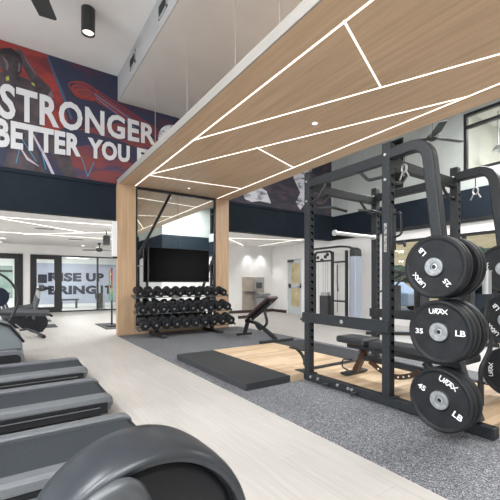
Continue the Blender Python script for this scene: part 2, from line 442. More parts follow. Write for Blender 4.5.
# door in the right wall
r = new_obj('door_3', None); r['kind'] = 'structure'; r.location = (XW, 10.46, 0)
bm = B(); box(bm, (XW-.02, 10.0, 0), (XW+.15, 10.06, 2.2)); box(bm, (XW-.02, 10.87, 0), (XW+.15, 10.93, 2.2)); box(bm, (XW-.02, 10.06, 2.13), (XW+.15, 10.87, 2.2))
mesh('door_frame', bm, M['paint_grey'], r)
bm = B()
for a, b, c, d in ((10.07,10.86,0.01,.28),(10.07,10.86,1.0,1.16),(10.07,10.86,1.98,2.12),(10.07,10.2,.28,1.98),(10.7,10.86,.28,1.98)):
    box(bm, (XW+.02, a, c), (XW+.06, b, d))
mesh('door_leaf', bm, M['door_paint'], r)
bm = B(); box(bm, (XW+.035, 10.19, .27), (XW+.045, 10.71, 1.01)); box(bm, (XW+.035, 10.19, 1.15), (XW+.045, 10.71, 1.99)); mesh('frosted_glass', bm, M['frosted'], r)
bm = B(); tube(bm, [(XW+.02, 10.13, 1.05), (XW-.04, 10.13, 1.05), (XW-.04, 10.25, 1.05)], .012); mesh('door_handle', bm, M['black_metal'], r)
mesh('door_closer', box(B(), (XW-.06, 10.55, 2.02), (XW+.02, 10.84, 2.1)), M['black_metal'], r, bevel=.008)

# outside, beyond the storefront
bm = B(); box(bm, (XW+.2, -40, -.35), (60, 60, -.15)); struct('ground_parking', bm, M['asphalt'])
bm = B()
n = 24
for i in range(n):
    y0, y1 = -45+i*5, -40+i*5
    z = lambda x, y: -.15+max(0, (x-18))*.25+.5*noise.noise(Vector((x*.1, y*.1, 0)))*min(1, max(0, (x-18)/5))
    for x0 in range(18, 58, 4):
        vs = [bm.verts.new((a, b, z(a, b))) for a, b in ((x0, y0), (x0+4, y0), (x0+4, y1), (x0, y1))]
        bm.faces.new(vs)
bmesh.ops.remove_doubles(bm, verts=bm.verts, dist=.001)
struct('ground_hillside', bm, M['dry_grass'])
def bush(x, y, s, label):
    bm = B(); bmesh.ops.create_icosphere(bm, subdivisions=4, radius=1)
    for v in bm.verts:
        k = 1+.28*noise.noise(v.co*2.3+Vector((x, y, 0)))+.16*noise.noise(v.co*7+Vector((y, x, 0)))
        v.co = Vector((v.co.x*s*k, v.co.y*s*k*1.2, v.co.z*s*.8*k+s*.6))
    for v in bm.verts: v.co += Vector((x, y, -.15+max(0, x-18)*.25-.25))
    return single('shrub', bm, M['hedge'], label, 'shrub', smooth=True)
bush(24, 15.5, 1.0, 'round dark green shrub on the slope outside, nearest the wall end of the windows')
bush(27, 11.0, 1.3, 'broad olive shrub outside on the dry grass behind the parked cars')
bush(29, 7.0, 1.5, 'largest shrub outside, highest on the dry slope')
def car(x, y, m, label):
    t = thing('parked_car', label, 'car', (x, y, -.15), 0, 'cars parked outside')
    def f(u, v): return (x-.85, y+u, -.15+v)
    bm = prism(B(), [(-2.1,.3),(2.1,.3),(2.15,.62),(1.95,.82),(1.15,.92),(.62,1.36),(-.85,1.40),(-1.45,.98),(-2.1,.9)], f, (1.7, 0, 0)); mesh('body', bm, m, t, bevel=.06)
    bm = prism(B(), [(1.02,.93),(.58,1.29),(-.8,1.32),(-1.28,.97)], lambda u, v: (x-.87, y+u, -.15+v), (.015, 0, 0)); mesh('side_window', bm, M['screen'], t)
    for u in (-1.3, 1.3):
        for s in (-.86, .72): mesh('wheel', lathe(B(), [(.05,0),(.2,0),(.3,.03),(.32,.08),(.3,.14)], (x+s, y+u, .17), (1, 0, 0), 20), M['rubber'], t, smooth=True)
car(15.5, 11.2, M['car_white'], 'white car parked outside, seen left of the rack upright through the windows')
car(15.8, 5.6, M['car_dark'], 'dark blue car parked outside on the asphalt nearer the camera')

# ------------------------------------------------------------------ wall art
def on_far(u, v): return (u, YW-.0, v)
mur = thing('wall_mural', 'large red and navy wall mural with athletes and the words STRONGER BETTER YOU', 'mural', (1.0, YW, 3.47))
mesh('print_panel', box(B(), (-5.95, YW-.012, 3.475), (4.95, YW-.001, 5.97)), M['mural_navy'], mur)
def patch(name, pts, m, k, parent, label=None):
    bm = prism(B(), pts, lambda u, v: (u, YW-.012-.0015*k, v), (0, .0014, 0)); return mesh(name, bm, m, parent, label=label)
patch('red_field', [(-3.2,5.965),(.62,5.965),(.86,5.42),(.95,5.0),(1.05,4.6),(.7,4.3),(.3,4.35),(-.3,4.3),(-1.6,4.2),(-2.6,5.0)], M['mural_red'], 1, mur)
patch('blue_edge', [(.62,5.965),(.65,5.965),(.93,5.3),(1.12,4.75),(1.08,4.72),(.9,5.2)], M['mural_blue'], 2, mur)
patch('rust_field', [(1.15,4.15),(1.7,4.35),(2.4,4.0),(2.6,3.6),(2.1,3.48),(1.2,3.48),(1.0,3.8)], M['mural_rust'], 1, mur)
patch('fist', [(1.08,5.42),(1.2,5.58),(1.42,5.60),(1.62,5.50),(2.1,5.25),(2.5,5.0),(2.3,4.98),(1.9,5.15),(1.58,5.26),(1.4,5.22),(1.2,5.26)], M['mural_rust'], 3, mur)
patch('red_swash', [(1.25,4.55),(2.1,4.9),(3.4,4.65),(4.6,4.3),(4.6,4.05),(3.1,4.3),(2.1,4.5)], M['mural_rust'], 2, mur)
# athlete figure: head, torso, raised arm, legs
patch('athlete_torso', [(-.7,5.0),(-.32,5.28),(-.05,5.36),(.12,5.36),(.3,5.34),(.55,5.2),(.66,4.95),(.55,4.5),(.42,4.1),(.5,3.8),(.62,3.49),(-.1,3.49),(-.02,3.9),(-.2,4.2),(-.5,4.4)], M['skin_print'], 3, mur)
patch('athlete_head', [(-.20,5.58),(-.14,5.75),(.0,5.82),(.12,5.78),(.20,5.62),(.19,5.45),(.12,5.32),(.02,5.27),(-.1,5.33),(-.18,5.45)], M['skin_print'], 4, mur)
patch('athlete_hair', [(-.22,5.62),(-.15,5.80),(.02,5.87),(.16,5.80),(.22,5.62),(.14,5.70),(0,5.74),(-.12,5.70)], M['frame_black'], 5, mur)
patch('athlete_arm', [(.10,5.88),(.18,5.90),(.30,5.72),(.45,5.50),(.70,5.28),(.76,5.1),(.66,5.04),(.50,5.12),(.36,5.3),(.25,5.5),(.12,5.74)], M['skin_print'], 4, mur)
for pts in ([(-.07,5.26),(-.02,5.30),(-.01,5.22),(-.06,5.19)], [(.36,5.30),(.42,5.28),(.42,5.23),(.37,5.25)]):
    patch('singlet_trim', pts, M['yellow'], 5, mur)
patch('athlete_leg', [(1.0,4.2),(.72,4.3),(.62,4.1),(.78,3.8),(.95,3.49),(1.2,3.49),(1.1,3.8)], M['skin_print'], 4, mur)
pale = mat('mural_pale_line', (.48,.42,.50), .6)
patch('leg_highlight', [(.36,4.25),(.40,4.25),(.62,3.85),(.78,3.49),(.72,3.49),(.56,3.85)], pale, 5, mur)
patch('leg_highlight', [(.12,4.0),(.14,3.99),(.30,3.75),(.48,3.62),(.50,3.6),(.28,3.70)], pale, 5, mur)
pl = mat('mural_highlight', (.15,.11,.13), .6)
patch('face_highlight', [(-.13,5.66),(-.05,5.60),(-.02,5.50),(-.04,5.40),(-.07,5.42),(-.07,5.52),(-.11,5.60)], pl, 6, mur)
patch('face_highlight', [(.14,5.62),(.17,5.60),(.16,5.46),(.13,5.42),(.14,5.52)], pl, 6, mur)
patch('arm_highlight', [(.66,5.14),(.72,5.24),(.76,5.1),(.70,5.04),(.66,5.06)], pl, 6, mur)
patch('arm_highlight', [(.20,5.84),(.30,5.70),(.44,5.50),(.42,5.49),(.28,5.68)], pl, 6, mur)
# clenched fist in red outline
bm = B()
for cx_, cz_, a_, b_ in ((1.33,5.42,.27,.18),(1.30,5.40,.18,.11),(1.40,5.35,.21,.10)):
    sweep(bm, [(cx_+a_*math.cos(t)*(1+.12*math.sin(3*t)), YW-.017, cz_+b_*math.sin(t)) for t in [2*PI*i/28 for i in range(28)]], rect(.022, .003), closed=True, up=Vector((0, 1, 0)))
for k_ in range(5): bar(bm, (1.52+.03*k_, YW-.017, 5.55-.07*k_), (3.0+.1*k_, YW-.017, 4.98-.09*k_), .016, .003, up=Vector((0, 1, 0)))
mesh('fist_outline', bm, M['red_print'], mur)
bm = B()
for a_, b_ in (((1.55,5.42),(2.6,4.95)),((1.6,5.34),(2.5,4.85)),((.18,4.0),(.1,3.6)),((.52,4.0),(.62,3.56)),((1.3,3.95),(1.42,3.55)),((1.42,3.55),(1.55,3.9)),((.2,4.1),(.45,3.7))):
    bar(bm, (a_[0], YW-.018, a_[1]), (b_[0], YW-.018, b_[1]), .014, .003, up=Vector((0, 1, 0)))
mesh('blue_streaks', bm, mat('mural_cyan', (.05,.25,.42), .6), mur)
bm = lathe(B(), [(.0,0),(.40,0),(.40,.003),(0,.003)], (3.42, YW-.021, 4.78), (0, 1, 0), 40); mesh('round_emblem', bm, M['mural_pale'], mur, label='grey round emblem')
def letters(body, x0, x1, z0, z1, m, parent, y=YW-.03, bold=.03, name='lettering', th=.004, taper=None):
    bm = text_bm(body, 1.0, bold, .5, spacing=1.06); fit(bm, x0, x1, z0, z1)
    zs = [v.co.z for v in bm.verts]; mn, mx = min(zs), max(zs)
    if taper:                     # the printed line narrows along its length: (x, low, high) at two places
        (xa, la, ha), (xb, lb, hb) = taper
        for v in bm.verts:
            t_ = (v.co.x-xa)/(xb-xa); lo_, hi_ = la+(lb-la)*t_, ha+(hb-ha)*t_
            v.co.y = lo_+(v.co.y-z0)/(z1-z0)*(hi_-lo_)
    for v in bm.verts: v.co = Vector((v.co.x, y-(v.co.z-mn)/(mx-mn)*th, v.co.y))
    return mesh(name, bm, m, parent)
M['mural_letter'] = mat('mural_letter', (.60,.60,.62), .6)
letters('STRONGER', -.17, 2.95, 4.45, 5.14, M['mural_letter'], mur, taper=((-.1, 4.43, 5.13), (2.8, 4.56, 5.05)))
letters('BETTER', -.24, 1.28, 3.86, 4.40, M['mural_letter'], mur, bold=.045, taper=((0, 3.87, 4.42), (2.6, 4.04, 4.42)))
letters('YOU', 1.42, 2.33, 3.86, 4.40, M['mural_letter'], mur, bold=.045, taper=((0, 3.87, 4.42), (2.6, 4.04, 4.42)))
letters('EV', 2.50, 3.08, 3.86, 4.40, M['mural_letter'], mur, bold=.045, taper=((0, 3.87, 4.42), (2.6, 4.04, 4.42)))
# grey mural right of the canopy
m2 = thing('wall_mural', 'charcoal and white mural fragment high on the far wall right of the canopy', 'mural', (7.0, YW, 3.47))
mesh('print_panel', box(B(), (4.96, YW-.012, 3.475), (9.13, YW-.001, 5.39)), M['mural_charcoal'], m2)
def patch2(pts): return mesh('white_splash', prism(B(), pts, lambda u, v: (u, YW-.0155, v), (0, .002, 0)), M['mural_pale'], m2)
patch2([(5.55,3.62),(5.5,4.1),(5.9,4.1),(6.35,3.95),(6.52,3.6),(6.1,3.62),(5.8,3.55)])
patch2([(7.35,5.0),(7.42,4.5),(7.7,4.1),(7.5,3.75),(7.7,3.55),(8.1,3.95),(8.2,4.6),(8.2,5.1)])
patch2([(5.0,3.7),(5.1,4.4),(5.3,4.3),(5.2,3.8)])

# ------------------------------------------------------------------ timber canopy
CX0, CX1, CZ, CY0, CY1 = 2.04, 4.93, 3.45, -3.6, 8.47
cp = thing('timber_canopy', 'oak-clad portal canopy with angled light lines above the weights area', 'canopy', (3.48, 8.3, 0))
mesh('soffit_panel', box(B(), (CX0+.02, CY0, CZ), (CX1, CY1, CZ+.12)), M['oak_x'], cp)
M['fascia'] = wood('fascia', (.30,.285,.26), (.345,.325,.30), 'y')
mesh('fascia', box(B(), (CX0, CY0, CZ-.0), (CX0+.02, CY1, CZ+.125)), M['fascia'], cp, label='pale edge board')
for x0, x1, y0, y1 in ((CX0-.02, 2.42, 8.30, 8.47), (4.53, CX1, 8.30, 8.47), (CX0-.02, 2.42, CY0, CY0+.3), (4.53, CX1, CY0, CY0+.3)):
    mesh('column', box(B(), (x0, y0, .008), (x1, y1, CZ)), M['oak_z'], cp)
LIN = [((2.40,8.28),(2.37,-3.55)), ((4.57,8.28),(4.57,-3.55)), ((2.38,5.14),(4.57,.16)), ((2.40,7.22),(4.57,2.06)), ((2.42,7.30),(4.57,7.09)),
       ((3.38,4.80),(4.57,5.23)), ((2.37,2.06),(3.52,2.52)), ((2.37,-.6),(4.57,-2.6)), ((2.9,-1.1),(4.57,-.5))]
for a, b in LIN:
    mesh('light_line', bar(B(), (a[0], a[1], CZ-.001), (b[0], b[1], CZ-.001), .016, .008), M['led_bright'], cp)
bm = B()
for x in (2.32, 4.53): bar(bm, (x+.055, 8.292, .3), (x+.055, 8.292, CZ), .02, .01, up=Vector((0, 1, 0)))
bm.free()
def downlight(x, y, z, r, label, grp, glow='lamp_glow', power=0, spread=2.0):
    t = thing('downlight', label, 'light', (x, y, z), 0, grp)
    mesh('trim_ring', lathe(B(), [(r*.72,0),(r,0),(r,-.008),(r*.8,-.012),(r*.72,-.008)], (x, y, z), n=20, caps=False), M['paint_white'], t)
    mesh('lens', lathe(B(), [(0,-.003),(r*.75,-.003)], (x, y, z), n=20, caps=False), M[glow], t)
    if power:
        L = bpy.data.lights.new('downlight_beam', 'SPOT'); L.energy = power; L.spot_size = spread; L.spot_blend = .7; L.shadow_soft_size = .06; L.color = (1, .97, .93)
        o = new_obj('downlight_beam', L); o.parent = t; o.location = (0, 0, -.03)
    return t
downlight(3.55, 3.61, CZ, .045, 'small round downlight in the middle of the oak canopy', 'canopy downlights')
downlight(3.51, 7.75, CZ, .032, 'small round downlight in the canopy close to the mirror', 'canopy downlights')
# suspension cables
for i, (x, y) in enumerate(((2.5,7.2),(2.5,5.6),(2.6,4.2),(3.6,6.2),(3.4,7.4),(2.5,3.1),(4.2,5.0),(4.4,6.9))):
    single('suspension_cable', cyl(B(), (x, y, CZ+.12), (x, y, ZS), .006, 6), M['brushed'],
           'thin steel cable above the canopy, %s' % ['second nearest the mural','mid canopy near its pale edge','third nearest the picture top','deep behind the edge, mid canopy','nearest the mural, inner side','nearest the picture top','inner side, farther right','innermost beside the far mural'][i], 'cable', 'canopy suspension cables')

# ceiling vents on the step
for y, lab in ((7.25, 'small louvred vent low on the grey ceiling step near the mural'), (5.55, 'louvred vent on the grey ceiling step nearer the top of the picture')):
    t = thing('air_vent', lab, 'vent', (XS, y, 5.7), 0, 'vents on the ceiling step')
    bm = B()
    for a, b, c, d in ((-.2,.2,-.12,-.09),(-.2,.2,.09,.12),(-.2,-.17,-.12,.12),(.17,.2,-.12,.12)): box(bm, (XS-.02, y+a, 5.69+c), (XS, y+b, 5.69+d))
    mesh('vent_frame', bm, M['paint_soffit'], t)
    bm = B()
    for k in range(7): box(bm, (-.01, -.17, -.004), (.01, .17, .004), Matrix.Translation((XS-.01, y, 5.61+k*.026)) @ Matrix.Rotation(.6, 4, 'Y'))
    mesh('louvre', bm, M['fan_grey'], t)
    mesh('duct_opening', box(B(), (XS-.004, y-.17, 5.60), (XS-.001, y+.17, 5.78)), M['frame_black'], t)
# cylinder pendant
t = thing('cylinder_spotlight', 'black cylinder spotlight on the high grey ceiling', 'light', (1.13, 6.7, ZC-.43))
mesh('housing', lathe(B(), [(.09,0.03),(.105,0),(.112,0),(.112,.43),(.0,.43)], (1.13, 6.7, ZC-.43), n=28, caps=False), M['black_metal'], t, smooth=True)
mesh('lens', lathe(B(), [(0,.03),(.098,.03)], (1.13, 6.7, ZC-.43), n=24, caps=False), M['led'], t)

# ceiling fans
def fan(c, zc, R, ang, label, blades=3, bw=.15, drop=.12, group=None, m='black_metal'):
    x, y, z = c
    t = thing('ceiling_fan', label, 'fan', c, 0, group)
    mesh('downrod', cyl(B(), (x, y, z+.06), (x, y, zc), .014, 10), M[m], t)
    mesh('canopy_cup', lathe(B(), [(.02,0),(.06,.03),(.07,.07)], (x, y, zc-.07), n=18), M[m], t, smooth=True)
    mesh('motor', lathe(B(), [(.0,-.07),(.06,-.065),(.11,-.03),(.12,.02),(.09,.06),(.03,.08),(0,.08)], c, n=24), M[m], t, smooth=True)
    for k in range(blades):
        a = ang+2*PI*k/blades
        T = Matrix.Translation(c) @ Matrix.Rotation(a, 4, 'Z') @ Matrix.Rotation(.18, 4, 'X')
        bm = B(); v = []
        pr = [(.09,-.04),(.3,-bw*.5),(R*.97,-bw*.42),(R,-bw*.3),(R,bw*.42),(.3,bw*.5),(.09,.04)]
        prism(bm, pr, lambda u, w: T @ Vector((u, w, -.006)), (0, 0, .012)); mesh('blade', bm, M[m], t)
    return t
fan((7.75, 4.22, 4.42), ZS, .82, math.radians(102), 'dark three-blade ceiling fan between canopy and right wall', bw=.2, m='fan_grey')
fan((.02, 5.36, 5.5), ZC, 1.33, math.radians(68), 'dark ceiling fan above the treadmills, one blade tip in view', bw=.33, m='fan_grey')
fan((2.82, 14.4, 2.46), ZL, .68, .3, 'black ceiling fan under the low ceiling before the studio glass', bw=.12)
fan((3.0, 18.2, 2.44), ZL, .66, .9, 'black ceiling fan inside the studio behind the glass', bw=.12)

# low-ceiling light lines, downlights and vents
LOW = [(((-1.6,10.05),(2.35,9.72)), 'white light line nearest the navy bulkhead on the left'),
       (((-1.6,9.15),(1.9,11.62)), 'long diagonal light line crossing the left low ceiling'),
       (((-1.6,12.84),(2.95,12.8)), 'white light line farthest across the left low ceiling'),
       (((.35,13.05),(3.0,10.6)), 'short diagonal light line above the bike area near the oak column'),
       (((5.4,9.7),(8.0,12.15)), 'diagonal light line ending at the alcove wall beside the column'),
       (((5.4,10.55),(8.6,9.4)), 'light line running from the column towards the frosted door'),
       (((8.45,11.85),(8.35,9.0)), 'light line nearest the right wall in the alcove')]
for (a, b), lab in LOW:
    single('linear_light', bar(B(), (a[0], a[1], ZL-.006), (b[0], b[1], ZL-.006), .032, .008), M['led'], lab, 'light', 'light lines in the low ceiling')
for (x, y), lab in (((3.05,16.0), 'round downlight in the low ceiling beside the fan, right one'), ((2.45,15.7), 'round downlight in the low ceiling beside the fan, left one'),
                    ((-.3,16.0), 'round downlight at the left picture edge, farther one'), ((-.2,14.6), 'round downlight at the left picture edge, nearer one')):
    downlight(x, y, ZL, .11, lab, 'downlights in the low ceiling', power=25)
for (x, y), lab in (((7.95,11.6), 'alcove downlight washing the white wall, left one'), ((8.6,11.6), 'alcove downlight washing the white wall, right one')):
    downlight(x, min(y, 11.62), ZL, .06, lab, 'alcove downlights', power=38, spread=1.5)
for (x, y), lab in (((.8,11.4), 'dark slot vent in the left low ceiling, nearer one'), ((1.9,13.6), 'dark slot vent in the left low ceiling, farther one')):
    t = thing('slot_vent', lab, 'vent', (x, y, ZL))
    mesh('vent_frame', box(B(), (x-.24, y-.09, ZL-.008), (x+.24, y+.09, ZL)), M['paint_soffit'], t)
    bm = B()
    for k in range(5): box(bm, (x-.21, y-.07+.03*k, ZL-.011), (x+.21, y-.055+.03*k, ZL-.008))
    mesh('slots', bm, M['frame_black'], t)

# ------------------------------------------------------------------ mirror and television
my = 8.30
t = thing('wall_mirror', 'large black-framed wall mirror between the oak columns with diagonal strips', 'mirror', (3.48, my+.03, 0))
mesh('mirror_glass', box(B(), (2.42, my+.03, .26), (3.47, my+.05, CZ)), M['mirror'], t)
mesh('mirror_glass', box(B(), (3.476, my+.03, .26), (4.53, my+.05, CZ)), M['mirror'], t)
bm = B(); box(bm, (2.42, my, .2), (2.46, my+.05, CZ)); box(bm, (4.49, my, .2), (4.53, my+.05, CZ)); box(bm, (2.42, my-.002, CZ-.06), (4.53, my+.05, CZ)); box(bm, (2.42, my-.002, .2), (4.53, my+.05, .27))
mesh('frame', bm, M['frame_black'], t)
mesh('diagonal_strip', bar(B(), (2.45, my+.022, 1.76), (3.29, my+.022, 3.42), .06, .012, up=Vector((0, 1, 0))), M['frame_black'], t)
mesh('diagonal_strip', bar(B(), (4.05, my+.022, .80), (4.50, my+.022, 1.96), .06, .012, up=Vector((0, 1, 0))), M['frame_black'], t)
mesh('kick_board', box(B(), (2.42, my, .008), (4.53, my+.06, .2)), M['oak_z'], t, label='oak board under the glass')

ty = 8.12
t = thing('television', 'large black wall-mounted television in front of the mirror', 'television', (3.5, ty, 1.2))
mesh('housing', box(B(), (2.66, ty, 1.22), (4.24, ty+.06, 2.04)), M['frame_black'], t, bevel=.006)
mesh('screen', box(B(), (2.675, ty-.003, 1.24), (4.225, ty, 2.028)), M['screen'], t)
mesh('wall_bracket', box(B(), (3.3, ty+.06, 1.45), (3.7, my-.004, 1.9)), M['black_metal'], t)

# ------------------------------------------------------------------ dumbbell rack with its dumbbells
t = thing('dumbbell_rack', 'three-shelf black dumbbell rack in front of the mirror', 'rack', (3.5, 7.75, .008))
SH = [(7.90, .895), (7.72, .545), (7.56, .215)]
for yy, zz in SH:
    bm = B()
    for dy in (-.11, .11): bar(bm, (2.24, yy+dy, zz+.02*dy/.11), (4.60, yy+dy, zz+.02*dy/.11), .05, .02)
    for x in (2.24, 4.60): bar(bm, (x, yy-.13, zz-.02), (x, yy+.13, zz+.025), .012, .06)
    mesh('shelf', bm, M['shelf_grey'], t)
for x in (2.74, 4.14):
    mesh('upright', bar(B(), (x, 7.78, .08), (x, 8.06, 1.0), .09, .07, up=Vector((0, 1, 0))), M['black_metal'], t)
    mesh('foot', sweep(B(), [(x, 8.2, .045), (x, 7.3, .045)], rect(.1, .072)), M['black_metal'], t, bevel=.01)
def dumbbell_parts(t, r, L):
    """lies along its own Y axis"""
    bm = lathe(B(), [(.016,-L*.5),(.018,0),(.016,L*.5)], (0, 0, 0), (0, 1, 0), 12); mesh('handle', bm, M['brushed'], t, world=False, smooth=True)
    for s in (-1, 1):
        h = mesh('head', lathe(B(), [(0,L*.5-.03),(r*.8,L*.5-.03),(r,L*.5-.01),(r,L*.5+r*1.0),(r*.9,L*.5+r*1.15),(r*.42,L*.5+r*1.15),(r*.42,L*.5+r*1.08),(0,L*.5+r*1.08)], (0, 0, 0), (0, s, 0), 24), M['rubber'], t, world=False, smooth=True)
        mesh('end_cap', lathe(B(), [(0,L*.5+r*1.10),(r*.24,L*.5+r*1.10),(r*.28,L*.5+r*1.05)], (0, 0, 0), (0, s, 0), 16), M['brushed'], h, world=False, label='pale round end cap')
ordn = ['leftmost', 'second from the left', 'third from the left', 'fourth from the left', 'fifth from the left', 'sixth from the left', 'seventh from the left', 'eighth from the left', 'second from the right', 'rightmost']
rn = ['top shelf', 'middle shelf', 'bottom shelf']
proto = {}
for q, (yy, zz) in enumerate(SH):
    for i in range(10):
        key = 0 if q == 0 else 1 if q == 1 else 2
        r_, L_ = ((.088, .13), (.098, .135), (.103, .14))[key]
        x = 2.36+i*.2335
        if key not in proto:
            d = thing('dumbbell', None, 'dumbbell'); dumbbell_parts(d, r_, L_); proto[key] = d
        else: d = copy_tree(proto[key])
        d.location = (x, yy, zz+.025+r_*.93); d.rotation_euler = (math.radians(26)*1.0, random.uniform(0, 3), 0)
        d.rotation_euler = (math.radians(15), 0, random.uniform(-.03, .03))
        tag(d, 'black round-headed dumbbell on the %s, %s' % (rn[q], ordn[i]), 'dumbbell', 'dumbbells on the %s' % rn[q])

# ------------------------------------------------------------------ benches
def incline_bench():
    x0 = 4.45
    t = thing('incline_bench', 'adjustable bench with raised backrest on the grey rubber before the dumbbells', 'bench', (x0, 6.2, .008))
    mesh('seat', box(B(), (-.14, -.2, -.035), (.14, .17, .035), Matrix.Translation((x0-.05, 6.62, .44)) @ Matrix.Rotation(-.12, 4, 'X')), M['vinyl_maroon'], t, bevel=.02)
    mesh('backrest', box(B(), (-.14, -.88, -.03), (.14, .0, .03), Matrix.Translation((x0-.05, 6.42, .46)) @ Matrix.Rotation(math.radians(-31), 4, 'X')), M['vinyl_maroon'], t, bevel=.02)
    mesh('back_frame', bar(B(), (x0-.05, 6.40, .40), (x0-.05, 5.74, .80), .05, .04), M['black_metal'], t)
    mesh('spine', sweep(B(), rounded([(x0, 6.72, .35), (x0, 6.3, .33), (x0, 5.9, .18), (x0, 5.62, .06)], .1), rect(.07, .06)), M['black_metal'], t)
    mesh('rear_leg', sweep(B(), [(x0, 6.62, .40), (x0, 6.78, .05)], rect(.07, .06), up=Vector((0, 1, 0))), M['black_metal'], t)
    mesh('rear_foot', bar(B(), (x0-.2, 6.8, .035), (x0+.2, 6.8, .035), .07, .05), M['black_metal'], t, bevel=.01)
    mesh('front_foot', bar(B(), (x0-.42, 5.60, .04), (x0+.42, 5.60, .04), .08, .055), M['black_metal'], t, bevel=.012)
    mesh('ladder_arm', sweep(B(), rounded([(x0-.03, 5.98, .62), (x0, 5.9, .35), (x0, 6.2, .18), (x0, 6.35, .3)], .12), rect(.03, .05)), M['black_metal'], t)
incline_bench()
def flat_bench():
    x0 = 3.50; z0 = .095
    t = thing('flat_bench', 'flat adjustable bench with black pads inside the squat rack', 'bench', (x0, 2.4, z0))
    mesh('seat', box(B(), (x0-.16, 2.62, z0+.375), (x0+.16, 3.04, z0+.455)), M['vinyl'], t, bevel=.025)
    mesh('backrest', box(B(), (x0-.15, 1.52, z0+.365), (x0+.15, 2.57, z0+.445)), M['vinyl'], t, bevel=.025)
    mesh('pad_frame', box(B(), (x0-.06, 1.7, z0+.31), (x0+.06, 2.95, z0+.365)), M['black_metal'], t, bevel=.01)
    f = mesh('front_leg', sweep(B(), [(x0, 2.86, z0+.03), (x0, 2.70, z0+.33)], rect(.08, .06), up=Vector((0, 1, 0))), M['copper'], t, bevel=.008, label='bronze-coloured front leg')
    mesh('rear_leg', sweep(B(), [(x0, 1.75, z0+.03), (x0, 1.98, z0+.30)], rect(.08, .06), up=Vector((0, 1, 0))), M['black_metal'], t, bevel=.008)
    mesh('foot', bar(B(), (x0-.20, 2.88, z0+.018), (x0+.20, 2.88, z0+.018), .10, .03), M['black_metal'], t, bevel=.01)
    mesh('foot', bar(B(), (x0-.26, 1.74, z0+.03), (x0+.26, 1.74, z0+.03), .07, .05), M['black_metal'], t, bevel=.01)
    mesh('spine', bar(B(), (x0, 2.80, z0+.22), (x0, 1.84, z0+.20), .06, .06), M['black_metal'], t)
    pts = [(x0-.05, 2.62-.62*k/10, z0+.20-.11*math.sin(PI*k/10)) for k in range(11)]
    mesh('adjustment_arc', sweep(B(), pts, rect(.014, .055)), M['copper'], t, label='curved bronze ladder with pale notches')
    bm = B()
    for k in range(2, 9): p = Vector(pts[k]); cyl(bm, p+Vector((-.012, 0, 0)), p+Vector((-.006, 0, 0)), .010, 8)
    mesh('notch', bm, M['white_print'], t)
    mesh('handle', tube(B(), rounded([(x0-.05, 2.93, z0+.03), (x0-.05, 3.03, z0+.05), (x0-.05, 3.02, z0+.15), (x0-.05, 2.88, z0+.17)], .03), .009), M['black_metal'], t)
    mesh('knob', sphere(B(), (x0-.08, 2.72, z0+.30), .025), M['copper'], t, smooth=True)
    mesh('knob', sphere(B(), (x0-.08, 2.0, z0+.22), .022), M['copper'], t, smooth=True)
flat_bench()

# ------------------------------------------------------------------ lifting platform
t = thing('lifting_platform', 'low lifting platform of pale wood between black rubber panels', 'platform', (3.4, 4.2, .008))
mesh('rubber_panel', box(B(), (2.15, 3.25, .008), (2.79, 5.2, .09)), M['rubber_mat'], t, bevel=.004)
mesh('rubber_panel', box(B(), (4.06, 3.25, .008), (4.72, 5.2, .088)), M['rubber_mat'], t, bevel=.004)
mesh('wood_panel', box(B(), (2.79, 3.25, .008), (4.06, 5.2, .089)), M['platform_wood'], t)
mesh('wood_panel', box(B(), (3.10, 1.22, .008), (4.30, 3.25, .089)), M['platform_wood'], t)

# ------------------------------------------------------------------ squat rack
RX0, RX1, RYA, RYB = 3.05, 4.35, 3.2, 2.1
HT = 2.55; S = .085
rk = thing('squat_rack', 'tall black steel squat rack with curved plate storage posts', 'rack', (3.7, 2.2, .008))
RM = M['rack_metal']
for x in (RX0, RX1):
    # base beam with end cap
    mesh('base_beam', box(B(), (x-.045, 1.17, .014), (x+.045, 3.42, .10)), RM, rk, bevel=.006)
    mesh('foot_pad', lathe(B(), [(.035,0),(.04,.012)], (x, 1.22, .008), n=16), M['rubber'], rk)
    for y in (RYA, RYB):
        u = mesh('upright', box(B(), (x-S/2, y-S/2, .10), (x+S/2, y+S/2, HT)), RM, rk, bevel=.005)
        mesh('foot_plate', box(B(), (x-.055, y-.09, .10), (x+.055, y+.09, .108)), RM, rk)
        bm = B()
        zz = .45
        while zz < 2.3:
            prism(bm, [(x-.012,zz+.014),(x+.026,zz+.014),(x+.026,zz-.024),(x+.010,zz-.024),(x+.010,zz-.006),(x-.012,zz-.006)], lambda u, v: (u, y-S/2-.0015, v), (0, .002, 0)); zz += .085
        mesh('keyhole_slots', bm, M['void'], u)
        bm = B()
        for z_ in (2.44, 2.20):
            for s_ in (-1,): cyl(bm, (x+s_*(S/2), y, z_), (x+s_*(S/2+.012), y, z_), .014, 8)
        mesh('bolt', bm, M['steel'], u)
        mesh('top_cap', box(B(), (x-S/2+.003, y-S/2+.003, HT), (x+S/2-.003, y+S/2-.003, HT+.006)), M['dark_plastic'], u)
    # top beam along the side, storage post
    mesh('top_beam', box(B(), (x-.035, RYB+S/2, 2.365), (x+.035, RYA-S/2, 2.465)), RM, rk, bevel=.005)
    path = rounded([(x, RYB-S/2, 2.44), (x, 1.70, 2.45), (x, 1.61, 1.65), (x, 1.48, .55), (x, 1.31, .10)], .36, 10)
    mesh('storage_post', sweep(B(), path, rect(.10, .10), up=Vector((1, 0, 0))), RM, rk, bevel=.012)
    mesh('safety_bar', box(B(), (x-.075, RYB-.05, .72), (x-.045 if x < 4 else x-.045, RYA+.05, .84)), RM, rk, bevel=.006)
bm = B(); cyl(bm, (RX0-.076, 2.62, .78), (RX0-.08, 2.62, .78), .022, 20); mesh('maker_badge', bm, M['steel'], rk)
